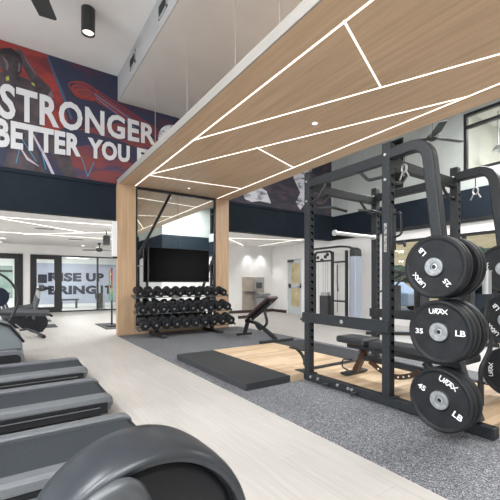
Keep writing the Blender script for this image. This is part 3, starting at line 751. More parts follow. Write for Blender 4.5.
for y in (RYA, RYB):
    mesh('cross_beam', box(B(), (RX0+S/2, y-.035, 2.32), (RX1-S/2, y+.035, 2.42)), RM, rk, bevel=.005)
mesh('rear_cross_beam', box(B(), (RX0+.045, 3.30, .012), (RX1-.045, 3.40, .098)), RM, rk, bevel=.005)
mesh('chrome_bar', lathe(B(), [(.038,0),(.038,.02),(.026,.022),(.026,.80),(.036,.802),(.036,.82)], (RX0+.42, RYA-.02, 1.85), (1, 0, 0), 20), M['steel'], rk, smooth=True, label='chrome bar across the far uprights')
# pull-up grips: bent handles under the top beams
def grip(*p): mesh('pull_up_grip', tube(B(), rounded(p, .04), .017), M['black_metal'], rk, smooth=True)
for x in (RX0, RX1):
    grip((x, RYB+.34, 2.37), (x-.01, RYB+.22, 2.25), (x, RYB+.04, 2.25))
    grip((x, RYA-.30, 2.37), (x-.02, RYA-.16, 2.20), (x, RYA-.04, 2.17))
for y in (RYA, RYB):
    grip((RX0+.34, y, 2.33), (RX0+.20, y-.01, 2.20), (RX0+.04, y, 2.19))
    grip((RX1-.34, y, 2.33), (RX1-.20, y-.01, 2.20), (RX1-.04, y, 2.19))
grip((RX0+.1, RYA-.04, 2.13), (RX0+.16, RYA-.2, 2.12), (RX0+.34, RYA-.3, 2.07))
grip((RX1-.50, RYA-.1, 2.17), (RX1-.42, RYA-.25, 2.15), (RX1-.14, RYA-.3, 2.12))
# spotter step on the far upright, J hook on the near one
bm = B(); box(bm, (RX0-.07, RYA+S/2, .36), (RX0+.07, RYA+.30, .375)); sweep(bm, rounded([(RX0, RYA+.24, .36), (RX0, RYA+.12, .30), (RX0, RYA+.045, .16)], .08), rect(.035, .02)); mesh('step_bracket', bm, M['black_metal'], rk)
mesh('step_pin', tube(B(), rounded([(RX0, RYA+.045, .30), (RX0, RYA+.1, .30), (RX0, RYA+.1, .17), (RX0, RYA+.045, .17)], .02), .007), M['black_metal'], rk)
jh = mesh('bar_hook', box(B(), (RX0-.03, RYB-S/2-.012, 1.52), (RX0+.05, RYB-S/2, 1.92)), M['black_metal'], rk, bevel=.003)
mesh('hook_handle', tube(B(), rounded([(RX0+.02, RYB-.05, 1.86), (RX0+.02, RYB-.12, 1.88), (RX0+.02, RYB-.13, 1.66), (RX0+.02, RYB-.05, 1.64)], .03), .010), M['dark_plastic'], jh)
mesh('pull_knob', lathe(B(), [(.008,0),(.008,.05),(.03,.055),(.032,.075),(.0,.08)], (RX0+.06, RYB-.06, 1.58), (.6, -.8, 0), 16), M['black_metal'], jh, smooth=True)
mesh('size_decal', box(B(), (RX0-S/2-.001, RYB-.014, 1.50), (RX0-S/2, RYB+.016, 1.78)), vary(mat('decal', (.3,.3,.33), .5), (.06,.07,.08), (.38,.36,.33), 45), rk, label='small printed decal strip')
# band pegs on the near base beam
for y in (3.12, 2.70, 2.55, 3.0, 2.5):
    bm = B(); cyl(bm, (RX0-.045, y, .07), (RX0-.06, y, .07), .016, 10)
    mesh('bolt', bm, M['steel'], rk)
for y in (2.83, 2.43): mesh('band_peg', lathe(B(), [(.011,0),(.011,.08),(.02,.082),(.02,.092),(0,.095)], (RX0-.045, y, .055), (-1, 0, 0), 12), M['black_metal'], rk, smooth=True)
# plate pegs
PEG = [(1.31, 1.565), (.83, 1.51), (.33, 1.405)]
HC = [(1.41, 1.32), (1.375, .84), (1.37, .34)]
for x in (RX0, RX1):
    for (cy, cz) in HC:
        yp = {1.32: 1.56, .84: 1.50, .34: 1.39}[cz]
        bm = B(); box(bm, (x-.05, min(cy, yp)-.04, cz-.04), (x-.04, yp+.03, cz+.04)); mesh('peg_plate', bm, RM, rk)
        mesh('plate_peg', lathe(B(), [(.024,0),(.024,.395),(.016,.396),(.016,.34),(0,.34)], (x-.05, cy, cz), (-1, 0, 0), 20, caps=False), M['steel'], rk, smooth=True)
        mesh('peg_bore', lathe(B(), [(0,.392),(.0165,.392)], (x-.05, cy, cz), (-1, 0, 0), 20, caps=False), M['frame_black'], rk)

# ------------------------------------------------------------------ weight plates
def plate(x, y, z, th, R, label, texts=None, rot=0, group=None, silver=True):
    """disc on a peg; its face looks towards -X"""
    t = thing('weight_plate', label, 'weight plate', (x, y, z), 0, group)
    pr = [(.030,th),(R*.93,th),(R*.98,th*.93),(R,th*.8),(R,th*.2),(R*.98,th*.07),(R*.93,0),(R*.86,.006),(R*.84,.010),(R*.34,.010),(R*.30,.002),(.030,.002)]
    n = 56; bm = lathe(B(), [(r_, h_) for r_, h_ in pr], (x, y, z), (1, 0, 0), n, caps=False)
    mesh('rubber_disc', bm, M['rubber'], t, smooth=True)
    if silver:
        mesh('hub', lathe(B(), [(.026,.008),(.026,-.004),(.034,-.006),(.066,-.004),(.070,.004),(.070,.010)], (x, y, z), (1, 0, 0), 36, caps=False), M['hub'], t, smooth=True, label='silver steel hub')
    for body, ang, size, wd in (texts or []):
        if body == 'URAX':      # the maker's angular lettering, drawn stroke by stroke
            tb = B()
            for st in ([(0,1),(.04,.25),(.22,.02),(.50,.02),(.68,.25),(.72,1)], [(.95,0),(.95,.62)], [(.98,1),(2.28,1)], [(1.0,.62),(1.28,.9),(1.5,.62),(1.1,.42),(1.62,0)],
                       [(1.62,.0),(2.0,.86),(2.42,.02)], [(1.85,.32),(2.3,.32)], [(2.28,1),(3.25,0)], [(3.25,1),(2.42,.02)]):
                for p, q in zip(st, st[1:]):
                    bar(tb, (p[0], p[1], 0), (q[0], q[1], 0), .17, .0012*4, up=Vector((0, 0, 1)))
            for v in tb.verts: v.co.z *= .25
            tb.verts.ensure_lookup_table()
        else: tb = text_bm(body, .1, .0022, .0006)
        fit(tb, -wd/2, wd/2, -size/2, size/2)
        zs = [v.co.z for v in tb.verts]; mn = min(zs)
        rr = R*.64
        # lettering plane: u runs to the viewer's right (towards -Y), v up
        a = math.radians(ang)
        cu, cv = rr*math.cos(a), rr*math.sin(a)
        k = rot
        for v in tb.verts:
            u_, w_ = v.co.x*math.cos(k)-v.co.y*math.sin(k), v.co.x*math.sin(k)+v.co.y*math.cos(k)
            v.co = Vector((x+.0095-(v.co.z-mn), y-(u_+cu), z+(w_+cv)))
        mesh('lettering', tb, M['white_print'], t)
    return t
def spots(rot): return None
R_ = .235
# text given as (word, angle on the face seen from the front, height, width); rot turns the glyphs
g = 'weight plates on the near storage post'
XF = 2.60
r25 = math.radians(130)
plate(XF, HC[0][0], HC[0][1], .045, R_, '25 pound black plate on the top near peg, outermost, print tilted', [('URAX', 220, .040, .135), ('LB', 128, .038, .062), ('25', 308, .038, .06)], r25 + math.radians(0), g)
plate(XF+.05, HC[0][0], HC[0][1], .045, R_, 'second black plate close behind the tilted 25 pound plate', None, 0, g, False)
plate(XF+.20, HC[0][0], HC[0][1], .05, R_, 'third black plate on the top near peg, after the gap', None, 0, g, False)
plate(XF+.255, HC[0][0], HC[0][1], .05, R_, 'innermost black plate on the top near peg, against the post', None, 0, g, False)
plate(XF, HC[1][0], HC[1][1], .07, R_, '35 pound black plate on the middle near peg, outermost', [('URAX', 92, .042, .14), ('35', 183, .040, .06), ('LB', 2, .042, .068)], 0, g)
plate(XF+.075, HC[1][0], HC[1][1], .07, R_, 'black plate directly behind the outermost 35 pound plate', None, 0, g, False)
plate(XF+.19, HC[1][0], HC[1][1], .07, R_, 'innermost black plate on the middle near peg', None, 0, g, False)
r45 = math.radians(-27)
plate(XF, HC[2][0], HC[2][1], .075, R_, '45 pound black plate on the lowest near peg, outermost', [('URAX', 66, .044, .14), ('45', 154, .042, .062), ('LB', 328, .044, .068)], r45, g)
plate(XF+.08, HC[2][0], HC[2][1], .075, R_, 'black plate behind the outermost 45 pound plate, lowest near peg', None, 0, g, False)
g = 'weight plates on the far storage post'
XG = 3.95
plate(XG, 1.46, 1.34, .06, R_, 'black plate on the top far peg at the right picture edge', [('LB', 92, .044, .068), ('URAX', 180, .042, .135)], math.radians(90), g)
plate(XG+.065, 1.46, 1.34, .06, R_, 'plate hidden close behind the top far one at the picture edge', None, 0, g, False)
plate(XG, 1.44, .84, .06, R_, 'black plate on the middle far peg with print turned clockwise', [('LB', 125, .042, .062), ('URAX', 222, .042, .135)], math.radians(130), g)
plate(XG+.065, 1.44, .84, .06, R_, 'plate hidden close behind the middle far one', None, 0, g, False)
plate(XG, 1.42, .34, .06, R_, 'black plate on the lowest far peg at the right picture edge', [('URAX', 180, .042, .135)], math.radians(90), g)
# move the far pegs' carriers to their plates: handled by the peg length

# EZ curl bar standing upright
ex, ey = 3.60, 1.46
t = thing('curl_bar', 'bent black curl bar with chrome sleeves stored upright behind the plates', 'barbell', (ex, ey, .089))
mesh('sleeve', lathe(B(), [(.036,0),(.036,.20),(.040,.202),(.040,.215)], (ex, ey, 1.10), n=20), M['steel'], t, smooth=True, label='chrome end sleeve')
mesh('end_sleeve', lathe(B(), [(.026,0),(.026,.2),(.034,.202),(.034,.215)], (ex-.05, ey+.03, .089), n=20), M['black_metal'], t, smooth=True)
mesh('shaft', tube(B(), rounded([(ex-.05, ey+.03, .10), (ex-.05, ey+.03, .42), (ex+.02, ey-.014, .58), (ex+.035, ey-.024, .70), (ex-.02, ey+.014, .86), (ex, ey, .96), (ex, ey, 1.11)], .04), .020), M['black_metal'], t, smooth=True)
# spring collars hanging on the rack
def clip(x, y, z, label):
    t = thing('spring_collar', label, 'collar', (x, y, z), 0, 'spring collars hanging on the rack')
    pts = [(x-.02*math.cos(a)-.012+.006*k/10, y-.035*math.cos(a), z+.038*math.sin(a)) for k, a in [(k, PI*2.2*2*k/40) for k in range(41)]]
    mesh('coil', tube(B(), pts, .006, 8), M['steel'], t, smooth=True)
    for s in (-1, 1): mesh('lever', tube(B(), [(x-s*.012, y-s*.022, z-.02), (x-s*.026, y-s*.045, z-.055), (x-s*.032, y-s*.066, z-.09)], .007, 8), M['steel'], t, smooth=True)
    mesh('hanging_strap', tube(B(), [(x, y, z+.025), (x, y, z+.15)], .005, 6), M['black_metal'], t)
clip(RX0-.0, RYB-.17, 2.27, 'silver spring collar hanging beside the near rack upright')
clip(RX1, RYB-.22, 2.24, 'silver spring collar hanging from the far curved post')

# ------------------------------------------------------------------ treadmills
def treadmill():
    t = thing('treadmill', None, 'treadmill')
    W = .80
    # local frame: x runs to the rear (walkway), deck -1.25..0 ; y across
    z0 = .17
    mesh('belt', box(B(), (-1.75, -.245, z0-.03), (-.035, .245, z0-.004)), M['belt'], t, world=False)
    for s in (-1, 1):
        T_ = [(s*.262, z0-.03), (s*.262, z0+.016), (s*.275, z0+.026), (s*.35, z0+.026), (s*.375, z0+.012), (s*.385, z0-.02), (s*.385, z0-.035)]
        bm = B(); rings = []
        for x_, k_, dz_ in ((-1.8, 1, 0), (-.12, 1, 0), (-.07, .97, -.002), (-.03, .90, -.012), (-.005, .80, -.035)):
            rings.append([bm.verts.new((x_, u_ if abs(u_) < .27 else s*.262+(u_-s*.262)*k_, min(w_, w_+dz_))) for u_, w_ in T_])
        for r0, r1 in zip(rings, rings[1:]):
            for q in range(len(T_)): bm.faces.new((r0[q], r0[(q+1) % len(T_)], r1[(q+1) % len(T_)], r1[q]))
        bm.faces.new(rings[0]); bm.faces.new(rings[-1][::-1])
        mesh('side_rail', bm, M['rail'], t, world=False, bevel=.004)
        bm = B(); prism(bm, [(s*.262,.03),(s*.375,.03),(s*.38,z0-.036),(s*.262,z0-.036)], lambda u, v: (-1.8, u, v), (1.75, 0, 0)); mesh('side_skirt', bm, M['dark_plastic'], t, world=False, bevel=.01)
        bm = B(); box(bm, (-1.7, s*.385-.003, z0-.078), (-.12, s*.385+.003, z0-.070)); mesh('trim_line', bm, M['rail'], t, world=False)
        bm = B(); prism(bm, [(-.13,z0-.11),(-.13,z0-.0352),(-.02,z0-.0352),(-.012,z0-.06),(-.03,z0-.11)], lambda u, w: (u, s*.25, w), (0, s*.125, 0)); mesh('rear_cap', bm, M['grey_plastic'], t, world=False, bevel=.012)
        mesh('handrail', tube(B(), rounded([(-1.75, s*.40, .95), (-1.45, s*.40, 1.0), (-1.15, s*.40, .98)], .1), .022), M['dark_plastic'], t, world=False, smooth=True)
        mesh('upright', bar(B(), (-1.72, s*.42, .05), (-1.78, s*.42, 1.25), .06, .12, up=Vector((1, 0, 0))), M['grey_plastic'], t, world=False)
    mesh('rear_roller', cyl(B(), (-.045, -.25, z0-.045), (-.045, .25, z0-.045), .042, 20), M['rubber'], t, world=False, smooth=True)
    bm = B(); box(bm, (-1.7, -.26, .03), (-.08, .26, z0-.04)); mesh('deck_frame', bm, M['dark_plastic'], t, world=False)
    bm = B(); prism(bm, [(-2.25,.03),(-2.2,.22),(-1.95,.30),(-1.7,.2),(-1.7,.03)], lambda u, w: (u, -.42, w), (0, .84, 0)); mesh('motor_hood', bm, M['grey_plastic'], t, world=False, bevel=.03)
    c = mesh('console', box(B(), (-.03, -.40, -.22), (.03, .40, .22), Matrix.Translation((-1.80, 0, 1.38)) @ Matrix.Rotation(-.35, 4, 'Y')), M['dark_plastic'], t, world=False, bevel=.02)
    mesh('screen', box(B(), (.031, -.24, -.15), (.034, .24, .15), Matrix.Translation((-1.80, 0, 1.38)) @ Matrix.Rotation(-.35, 4, 'Y')), M['screen'], c, world=False)
    for s in (-1, 1): mesh('foot', cyl(B(), (-.3, s*.33, 0), (-.3, s*.33, .035), .03, 12), M['rubber'], t, world=False)
    return t
TY = [(4.98, 'treadmill farthest from the camera, deck end pointing at the walkway'), (3.72, 'middle treadmill with small white marks on its belt'), (2.50, 'nearest treadmill deck, directly behind the big round shroud')]
tr = treadmill()
for i, (y, lab) in enumerate(TY):
    o = tr if i == 0 else copy_tree(tr)
    o.location = (.78, y, .0); tag(o, lab, 'treadmill', 'row of treadmills')
    if i == 1:
        bm = B()
        for x, w in ((-.32,.008),(-.343,.008),(-.366,.008),(-.389,.008),(-.412,.008),(-.445,.012),(-.50,.016),(-.62,.02)): box(bm, (x-w, -.205, .166), (x, -.178, .167))
        mesh('belt_marks', bm, M['white_print'], o, world=False, label='small white marks printed on the belt')
# ------------------------------------------------------------------ foreground elliptical with round shroud
ec = Vector((.354, 1.03, .348))
el = thing('elliptical_trainer', 'elliptical trainer in the foreground with large round grey shroud', 'exercise machine', (.32, 1.15, 0))
prof = [(.305,.012),(.310,-.004),(.325,-.010),(.338,-.004),(.346,.012),(.352,.04),(.354,.10),(.352,.18),(.345,.24),(.330,.262),(.30,.262)]
mesh('wheel_shroud', lathe(B(), prof, ec, (0, 1, 0), 96, caps=False), M['shroud'], el, smooth=True)
mesh('inner_groove', lathe(B(), [(.318,.004),(.318,.03),(.29,.035)], ec, (0, 1, 0), 72, caps=False), M['rubber'], el, smooth=True)
mesh('side_disc', lathe(B(), [(.0,.0),(.16,.0),(.27,.012),(.298,.03),(.30,.06)], ec, (0, 1, 0), 72, caps=False), M['dark_plastic'], el, smooth=True)
mesh('back_disc', lathe(B(), [(.0,.262),(.31,.262)], ec, (0, 1, 0), 48, caps=False), M['dark_plastic'], el)
bm = B()
sweep(bm, rounded([(.02, .985, .44), (.16, .985, .61), (.268, .985, .648), (.305, .985, .57), (.335, .985, .36)], .06, 8), [(.034*math.cos(a), .026*math.sin(a)) for a in [2*PI*i/14 for i in range(14)]], up=Vector((0, 1, 0)))
mesh('crank_arm', bm, M['grey_plastic'], el, smooth=True)
mesh('base_rail', box(B(), (-1.5, 1.06, .01), (.55, 1.24, .07)), M['grey_plastic'], el, bevel=.02)
mesh('pedal_arm', sweep(B(), [(.12, .96, .40), (-1.1, .96, .30)], rect(.05, .05)), M['grey_plastic'], el, bevel=.01)
mesh('pedal', box(B(), (-1.0, .86, .33), (-.62, 1.0, .38)), M['rubber'], el, bevel=.02)
mesh('mast', sweep(B(), [(-1.4, 1.15, .05), (-1.5, 1.15, 1.45)], rect(.12, .09), up=Vector((0, 1, 0))), M['grey_plastic'], el, bevel=.02)

# ------------------------------------------------------------------ machine beyond the treadmills
y0 = 6.35
ar = thing('arc_trainer', 'grey stepping machine with dark curved handle beyond the treadmills', 'exercise machine', (-.3, y0, 0))
def rr(x0, x1, z0, z1, r, n=6):
    out = []
    for cx_, cz_, a0 in ((x1-r, z1-r, 0), (x0+r, z1-r, PI/2), (x0+r, z0+r, PI), (x1-r, z0+r, 1.5*PI)):
        out += [(cx_+r*math.cos(a0+PI/2*i/n), cz_+r*math.sin(a0+PI/2*i/n)) for i in range(n+1)]
    return out
mesh('base_shell', prism(B(), rr(-1.0, .17, .02, .26, .11), lambda u, w: (u, y0-.42, w), (0, .8, 0)), M['rail'], ar, bevel=.01)
mesh('side_recess', prism(B(), rr(-.9, .13, .05, .20, .07), lambda u, w: (u, y0-.43, w), (0, .02, 0)), M['rubber'], ar)
mesh('body_shell', prism(B(), [(-1.0,.24),(.15,.26),(.14,.40),(-.02,.60),(-.10,.64),(-.5,.72),(-1.0,.75)], lambda u, w: (u, y0-.35, w), (0, .62, 0)), mat('silver_shell', (.24,.27,.29), .4, .3), ar, bevel=.02)
mesh('body_trim', sweep(B(), [(.165, y0-.37, .36), (.0, y0-.37, .60), (-.2, y0-.37, .68)], rect(.03, .05), up=Vector((0, 1, 0))), M['dark_plastic'], ar)
mesh('curved_handle', tube(B(), rounded([(-.2, y0-.1, 1.38), (.0, y0-.1, 1.25), (.12, y0-.1, 1.0), (.07, y0-.1, .8), (-.02, y0-.1, .62)], .2, 8), .017), M['black_metal'], ar, smooth=True)
mesh('hub_disc', lathe(B(), [(0,0),(.12,0),(.14,.03),(.14,.08)], (-.16, y0-.1, 1.0), (.2, -1, 0), 28), M['print_navy'], ar, smooth=True)
bp = thing('padded_bar_station', 'long padded grey bar reaching out above the bikes at the left', 'exercise machine', (-.3, 6.9, 0))
mesh('padded_bar', sweep(B(), [(-.9, 6.9, .78), (.55, 6.9, .69)], circ(.055, 16), radii=[1, .95]), M['grey_plastic'], bp, smooth=True)
mesh('bar_tip', tube(B(), [(.52, 6.9, .69), (.60, 6.9, .63)], .02), M['black_metal'], bp)
mesh('support_post', bar(B(), (-.55, 6.9, 0), (-.55, 6.9, .76), .08, .08), M['grey_plastic'], bp)
mesh('floor_plate', box(B(), (-.85, 6.78, 0), (-.25, 7.1, .03)), M['grey_plastic'], bp, bevel=.008)

# spin bikes
def bike():
    t = thing('exercise_bike', None, 'exercise bike')
    fr = M['grey_plastic']
    mesh('front_stabiliser', bar(B(), (.5, -.27, .04), (.5, .27, .04), .07, .06), M['dark_plastic'], t, world=False, bevel=.012)
    mesh('rear_stabiliser', bar(B(), (-.5, -.27, .04), (-.5, .27, .04), .07, .06), M['dark_plastic'], t, world=False, bevel=.012)
    bm = B(); sweep(bm, rounded([(-.5,0,.06), (-.3,0,.22), (.1,0,.28), (.5,0,.06)], .15), rect(.08, .05)); sweep(bm, [(-.12,0,.25), (-.28,0,.72)], rect(.06, .06)); sweep(bm, [(-.2,0,.5), (.36,0,.60)], rect(.06, .07)); sweep(bm, [(.30,0,.25), (.44,0,.86)], rect(.06, .06))
    mesh('frame', bm, fr, t, world=False, bevel=.008)
    mesh('flywheel', lathe(B(), [(0,-.02),(.16,-.02),(.22,-.03),(.22,.03),(.16,.02),(0,.02)], (.40, 0, .33), (0, 1, 0), 32), M['dark_plastic'], t, world=False, smooth=True)
    mesh('belt_guard', prism(B(), rr(-.22, .36, .24, .44, .09), lambda u, w: (u, -.07, w), (0, .04, 0)), M['dark_plastic'], t, world=False)
    mesh('seat_post', bar(B(), (-.28,0,.7), (-.33,0,.90), .04, .04), M['steel'], t, world=False)
    bm = B(); prism(bm, [(-.47,-.10),(-.40,-.13),(-.25,-.06),(-.16,-.025),(-.16,.025),(-.25,.06),(-.40,.13),(-.47,.10)], lambda u, w: (u, w, .90), (0, 0, .05)); mesh('saddle', bm, M['vinyl'], t, world=False, bevel=.015)
    mesh('handlebar_post', bar(B(), (.44,0,.84), (.47,0,1.02), .04, .04), M['steel'], t, world=False)
    mesh('handlebar', tube(B(), rounded([(.66,-.16,1.10), (.50,-.18,1.04), (.44,0,1.04), (.50,.18,1.04), (.66,.16,1.10)], .07), .017), M['dark_plastic'], t, world=False, smooth=True)
    mesh('tablet_holder', box(B(), (.52,-.09,1.06), (.54,.09,1.16)), M['dark_plastic'], t, world=False, bevel=.01)
    bm = B(); bar(bm, (0,-.10,.34), (.12,-.10,.22), .03, .02); bar(bm, (0,.10,.34), (-.12,.10,.46), .03, .02); mesh('crank', bm, M['steel'], t, world=False)
    for p in ((.12,-.15,.21), (-.12,.15,.46)): mesh('pedal', box(B(), (p[0]-.05,p[1]-.04,p[2]-.012), (p[0]+.05,p[1]+.04,p[2]+.012)), M['rubber'], t, world=False)
    return t
bk = bike()
for i, (x, y, a, lab) in enumerate(((.08, 9.0, .12, 'nearest grey exercise bike on the pale floor at the left'), (.12, 10.2, .1, 'middle grey exercise bike, second back from the walkway'),
                                    (.16, 11.4, .1, 'farthest exercise bike, closest to the dark glazed door'))):
    o = bk if i == 0 else copy_tree(bk)
    o.location = (x, y, 0); o.rotation_euler = (0, 0, a); tag(o, lab, 'exercise bike', 'exercise bikes beyond the treadmills')
for (x0, x1, y0_, y1_), lab in (((.55,1.08,12.6,13.3), 'small grey floor mat nearest the dark glazed door'), ((.6,1.08,10.9,11.7), 'small grey floor mat beside the exercise bikes'), ((2.05,2.55,9.6,11.1), 'grey floor mat beside the oak column and band stand')):
    single('floor_mat', box(B(), (x0, y0_, 0), (x1, y1_, .012)), M['rubber_mat'], lab, 'mat', 'small grey floor mats')
# band stand next to the column
t = thing('band_stand', 'slim black stand hung with yellow and green bands beside the oak column', 'stand', (2.32, 10.2, 0))
mesh('pole', cyl(B(), (2.32, 10.2, 0), (2.32, 10.2, 1.62), .025, 12), M['black_metal'], t)
mesh('base', box(B(), (2.2, 10.05, .012), (2.42, 10.35, .04)), M['black_metal'], t)
for z1_, m_ in ((1.45,'yellow'), (1.25,'green'), (1.58,'red_print')):
    mesh('band', tube(B(), rounded([(2.30,10.17,z1_), (2.24,10.12,z1_-.05), (2.24,10.12,z1_-.5), (2.30,10.12,z1_-.52), (2.32,10.17,z1_-.05)], .04), .014), M[m_], t, smooth=True)
t = thing('wall_speaker', 'small dark speaker hung high beside the oak column', 'speaker', (2.33, 10.9, 2.3))
mesh('housing', box(B(), (2.24, 10.8, 2.30), (2.42, 10.98, 2.58)), M['fan_grey'], t, bevel=.015)
mesh('grille', box(B(), (2.26, 10.795, 2.33), (2.40, 10.80, 2.55)), M['rubber'], t)
mesh('bracket', cyl(B(), (2.33, 10.9, 2.58), (2.33, 10.9, ZL), .015, 8), M['black_metal'], t)

# studio behind the glass
sg = thing('studio_banner', 'lilac studio wall panel with dark words RISE UP BRING IT', 'sign', (2.5, 19.98, 0))
mesh('panel', box(B(), (.4, 19.975, .16), (5.3, 19.998, 2.18)), M['lilac'], sg)
letters('RISE', 1.55, 3.05, 1.27, 1.72, M['print_navy'], sg, y=19.97, bold=.06)
letters('UP', 3.26, 4.14, 1.27, 1.72, M['print_navy'], sg, y=19.97, bold=.06)
letters('BRING', 1.55, 3.78, .62, 1.07, M['print_navy'], sg, y=19.97, bold=.06)
letters('IT', 3.98, 4.6, .62, 1.07, M['print_navy'], sg, y=19.97, bold=.06)
single('low_bench', box(box(box(B(), (1.9, 18.4, .38), (2.7, 18.8, .45)), (1.95, 18.5, 0), (2.02, 18.7, .38)), (2.58, 18.5, 0), (2.65, 18.7, .38)), M['black_metal'], 'low dark bench inside the studio under the word BRING', 'bench')
t = thing('cable_tower', 'slim weight machine inside the studio near the glass mullion', 'exercise machine', (3.35, 17.0, 0))
mesh('frame', box(box(box(B(), (3.2, 16.95, 0), (3.25, 17.05, 1.35)), (3.5, 16.95, 0), (3.55, 17.05, 1.1)), (3.15, 16.8, 0), (3.6, 17.2, .06)), M['brushed'], t)
mesh('weight_stack', box(B(), (3.28, 16.95, .06), (3.47, 17.07, .75)), M['vinyl_maroon'], t)
mesh('plate_pair', lathe(B(), [(0,0),(.14,0),(.14,.05),(0,.05)], (3.2, 16.85, .62), (-1, 0, 0), 20), M['rubber'], t)
t = thing('wall_poster', 'small dark blue and white poster seen through the glazed door', 'poster', (1.35, 19.9, 1.0))
mesh('sheet', box(B(), (1.12, 19.94, 1.2), (1.5, 19.965, 1.62)), M['print_navy'], t)
mesh('pale_band', box(B(), (.98, 19.93, .82), (1.5, 19.965, 1.0)), M['white_print'], t)
t = thing('window_view_board', 'pale green picture board seen through the leftmost glazed door', 'poster', (-.4, 19.9, 0))  # added board; its green stands in for the outdoors beyond the door
mesh('board', box(B(), (-1.6, 19.95, .5), (.1, 19.99, 2.0)), vary(mat('board_green', (.26,.33,.30), .5), (.20,.28,.25), (.36,.43,.40), 1.5), t)
mesh('dark_rail', box(B(), (-1.6, 19.93, 1.72), (.1, 19.96, 1.80)), M['frame_black'], t)

# ------------------------------------------------------------------ alcove: drinking fountain
struct('baseboard_right', box(B(), (XW-.02, 10.94, 0), (XW, 11.88, .11)), M['vinyl_maroon'])
t = thing('drinking_fountain', 'stainless drinking fountain with bottle filler on a beige tile panel', 'drinking fountain', (8.25, 11.8, .11))
mesh('tile_panel', box(B(), (7.68, 11.885, .115), (8.77, 11.898, 1.44)), M['tile'], t, label='beige tile backing')
mesh('bottle_filler', box(B(), (8.24, 11.82, .93), (8.70, 11.885, 1.38)), M['brushed'], t, bevel=.01)
mesh('filler_recess', box(B(), (8.32, 11.815, .98), (8.62, 11.82, 1.22)), M['grey_plastic'], t)
bm = B(); prism(bm, [(0,.58),(0,.80),(-.42,.80),(-.46,.76),(-.40,.66),(-.2,.58)], lambda u, w: (8.18, 11.885+u, w), (.58, 0, 0)); mesh('basin', bm, M['brushed'], t, bevel=.01)
mesh('lower_cabinet', box(B(), (8.24, 11.66, .2), (8.68, 11.885, .60)), M['brushed'], t, bevel=.01)
mesh('spout', tube(B(), rounded([(8.3, 11.6, .80), (8.3, 11.6, .87), (8.34, 11.6, .88)], .02), .01), M['steel'], t)
mesh('side_bowl', box(B(), (7.72, 11.66, .82), (8.2, 11.885, .86)), M['grey_plastic'], t, bevel=.006)

# ------------------------------------------------------------------ cable machine by the right wall
x0 = 8.35
t = thing('cable_machine', 'tall dual cable machine with weight stacks by the white right wall', 'exercise machine', (x0, 7.7, 0))
CM = M['black_metal']
for y in (8.5, 7.72, 7.16, 6.98):
    mesh('upright', box(B(), (x0-.04, y-.03, .06), (x0+.04, y+.03, 2.18)), CM, t)
mesh('top_frame', sweep(B(), rounded([(x0, 8.5, 2.05), (x0, 8.44, 2.2), (x0, 7.78, 2.2), (x0, 7.72, 2.05)], .1), rect(.06, .06)), CM, t)
mesh('top_beam', sweep(B(), rounded([(x0-.12, 8.75, 2.30), (x0-.05, 7.3, 2.31), (x0, 6.95, 2.25), (x0, 6.82, 2.0)], .15), rect(.07, .06)), CM, t)
mesh('mid_rail', box(B(), (x0-.03, 7.75, 1.88), (x0+.03, 8.47, 1.93)), CM, t)
mesh('cross_rail', box(B(), (x0-.03, 7.19, 1.82), (x0+.03, 7.69, 1.87)), CM, t)
mesh('cross_rail', box(B(), (x0-.03, 7.19, .62), (x0+.03, 7.69, .67)), CM, t)
mesh('base_frame', box(box(box(B(), (x0-.05, 6.8, 0), (x0+.05, 8.6, .07)), (x0-.6, 8.45, 0), (x0+.1, 8.55, .07)), (x0-.6, 6.85, 0), (x0+.1, 6.95, .07)), CM, t, bevel=.01)
mesh('tower_cover', box(B(), (x0-.14, 6.72, .12), (x0+.16, 6.92, 1.98)), mat('silver_cover', (.42,.46,.56), .35, .3), t, bevel=.02, label='pale blue-grey tower cover')
mesh('tower_cap', prism(B(), [(6.72,1.98),(6.92,1.98),(6.93,2.14),(6.86,2.25),(6.75,2.18)], lambda u, w: (x0-.15, u, w), (.31, 0, 0)), M['fan_grey'], t, bevel=.015)
mesh('weight_stack', box(B(), (x0-.08, 7.85, .1), (x0+.08, 8.2, .80)), M['vinyl'], t)
mesh('stack_head', box(B(), (x0-.06, 7.88, .80), (x0+.06, 8.17, .90)), M['brushed'], t)
bm = B(); 
for y in (7.92, 8.12, 8.02): cyl(bm, (x0, y, .1), (x0, y, 1.9), .008, 6)
cyl(bm, (x0, 8.34, .1), (x0, 8.34, 1.9), .006, 6); mesh('guide_rods', bm, M['brushed'], t)
for y, z in ((8.28,2.02), (8.1,1.93), (7.95,2.03), (7.86,2.1)): mesh('pulley', lathe(B(), [(0,0),(.055,0),(.045,.015),(.055,.03),(0,.03)], (x0-.06, y, z), (-1, 0, 0), 18), CM, t)
mesh('rope_handle', tube(B(), rounded([(x0-.08, 7.45, 1.75), (x0-.08, 7.45, 1.2), (x0-.08, 7.42, .95)], .04), .018), CM, t, smooth=True)
mesh('pull_cable', cyl(B(), (x0-.08, 7.45, .3), (x0-.08, 7.45, 1.85), .008, 6), CM, t)
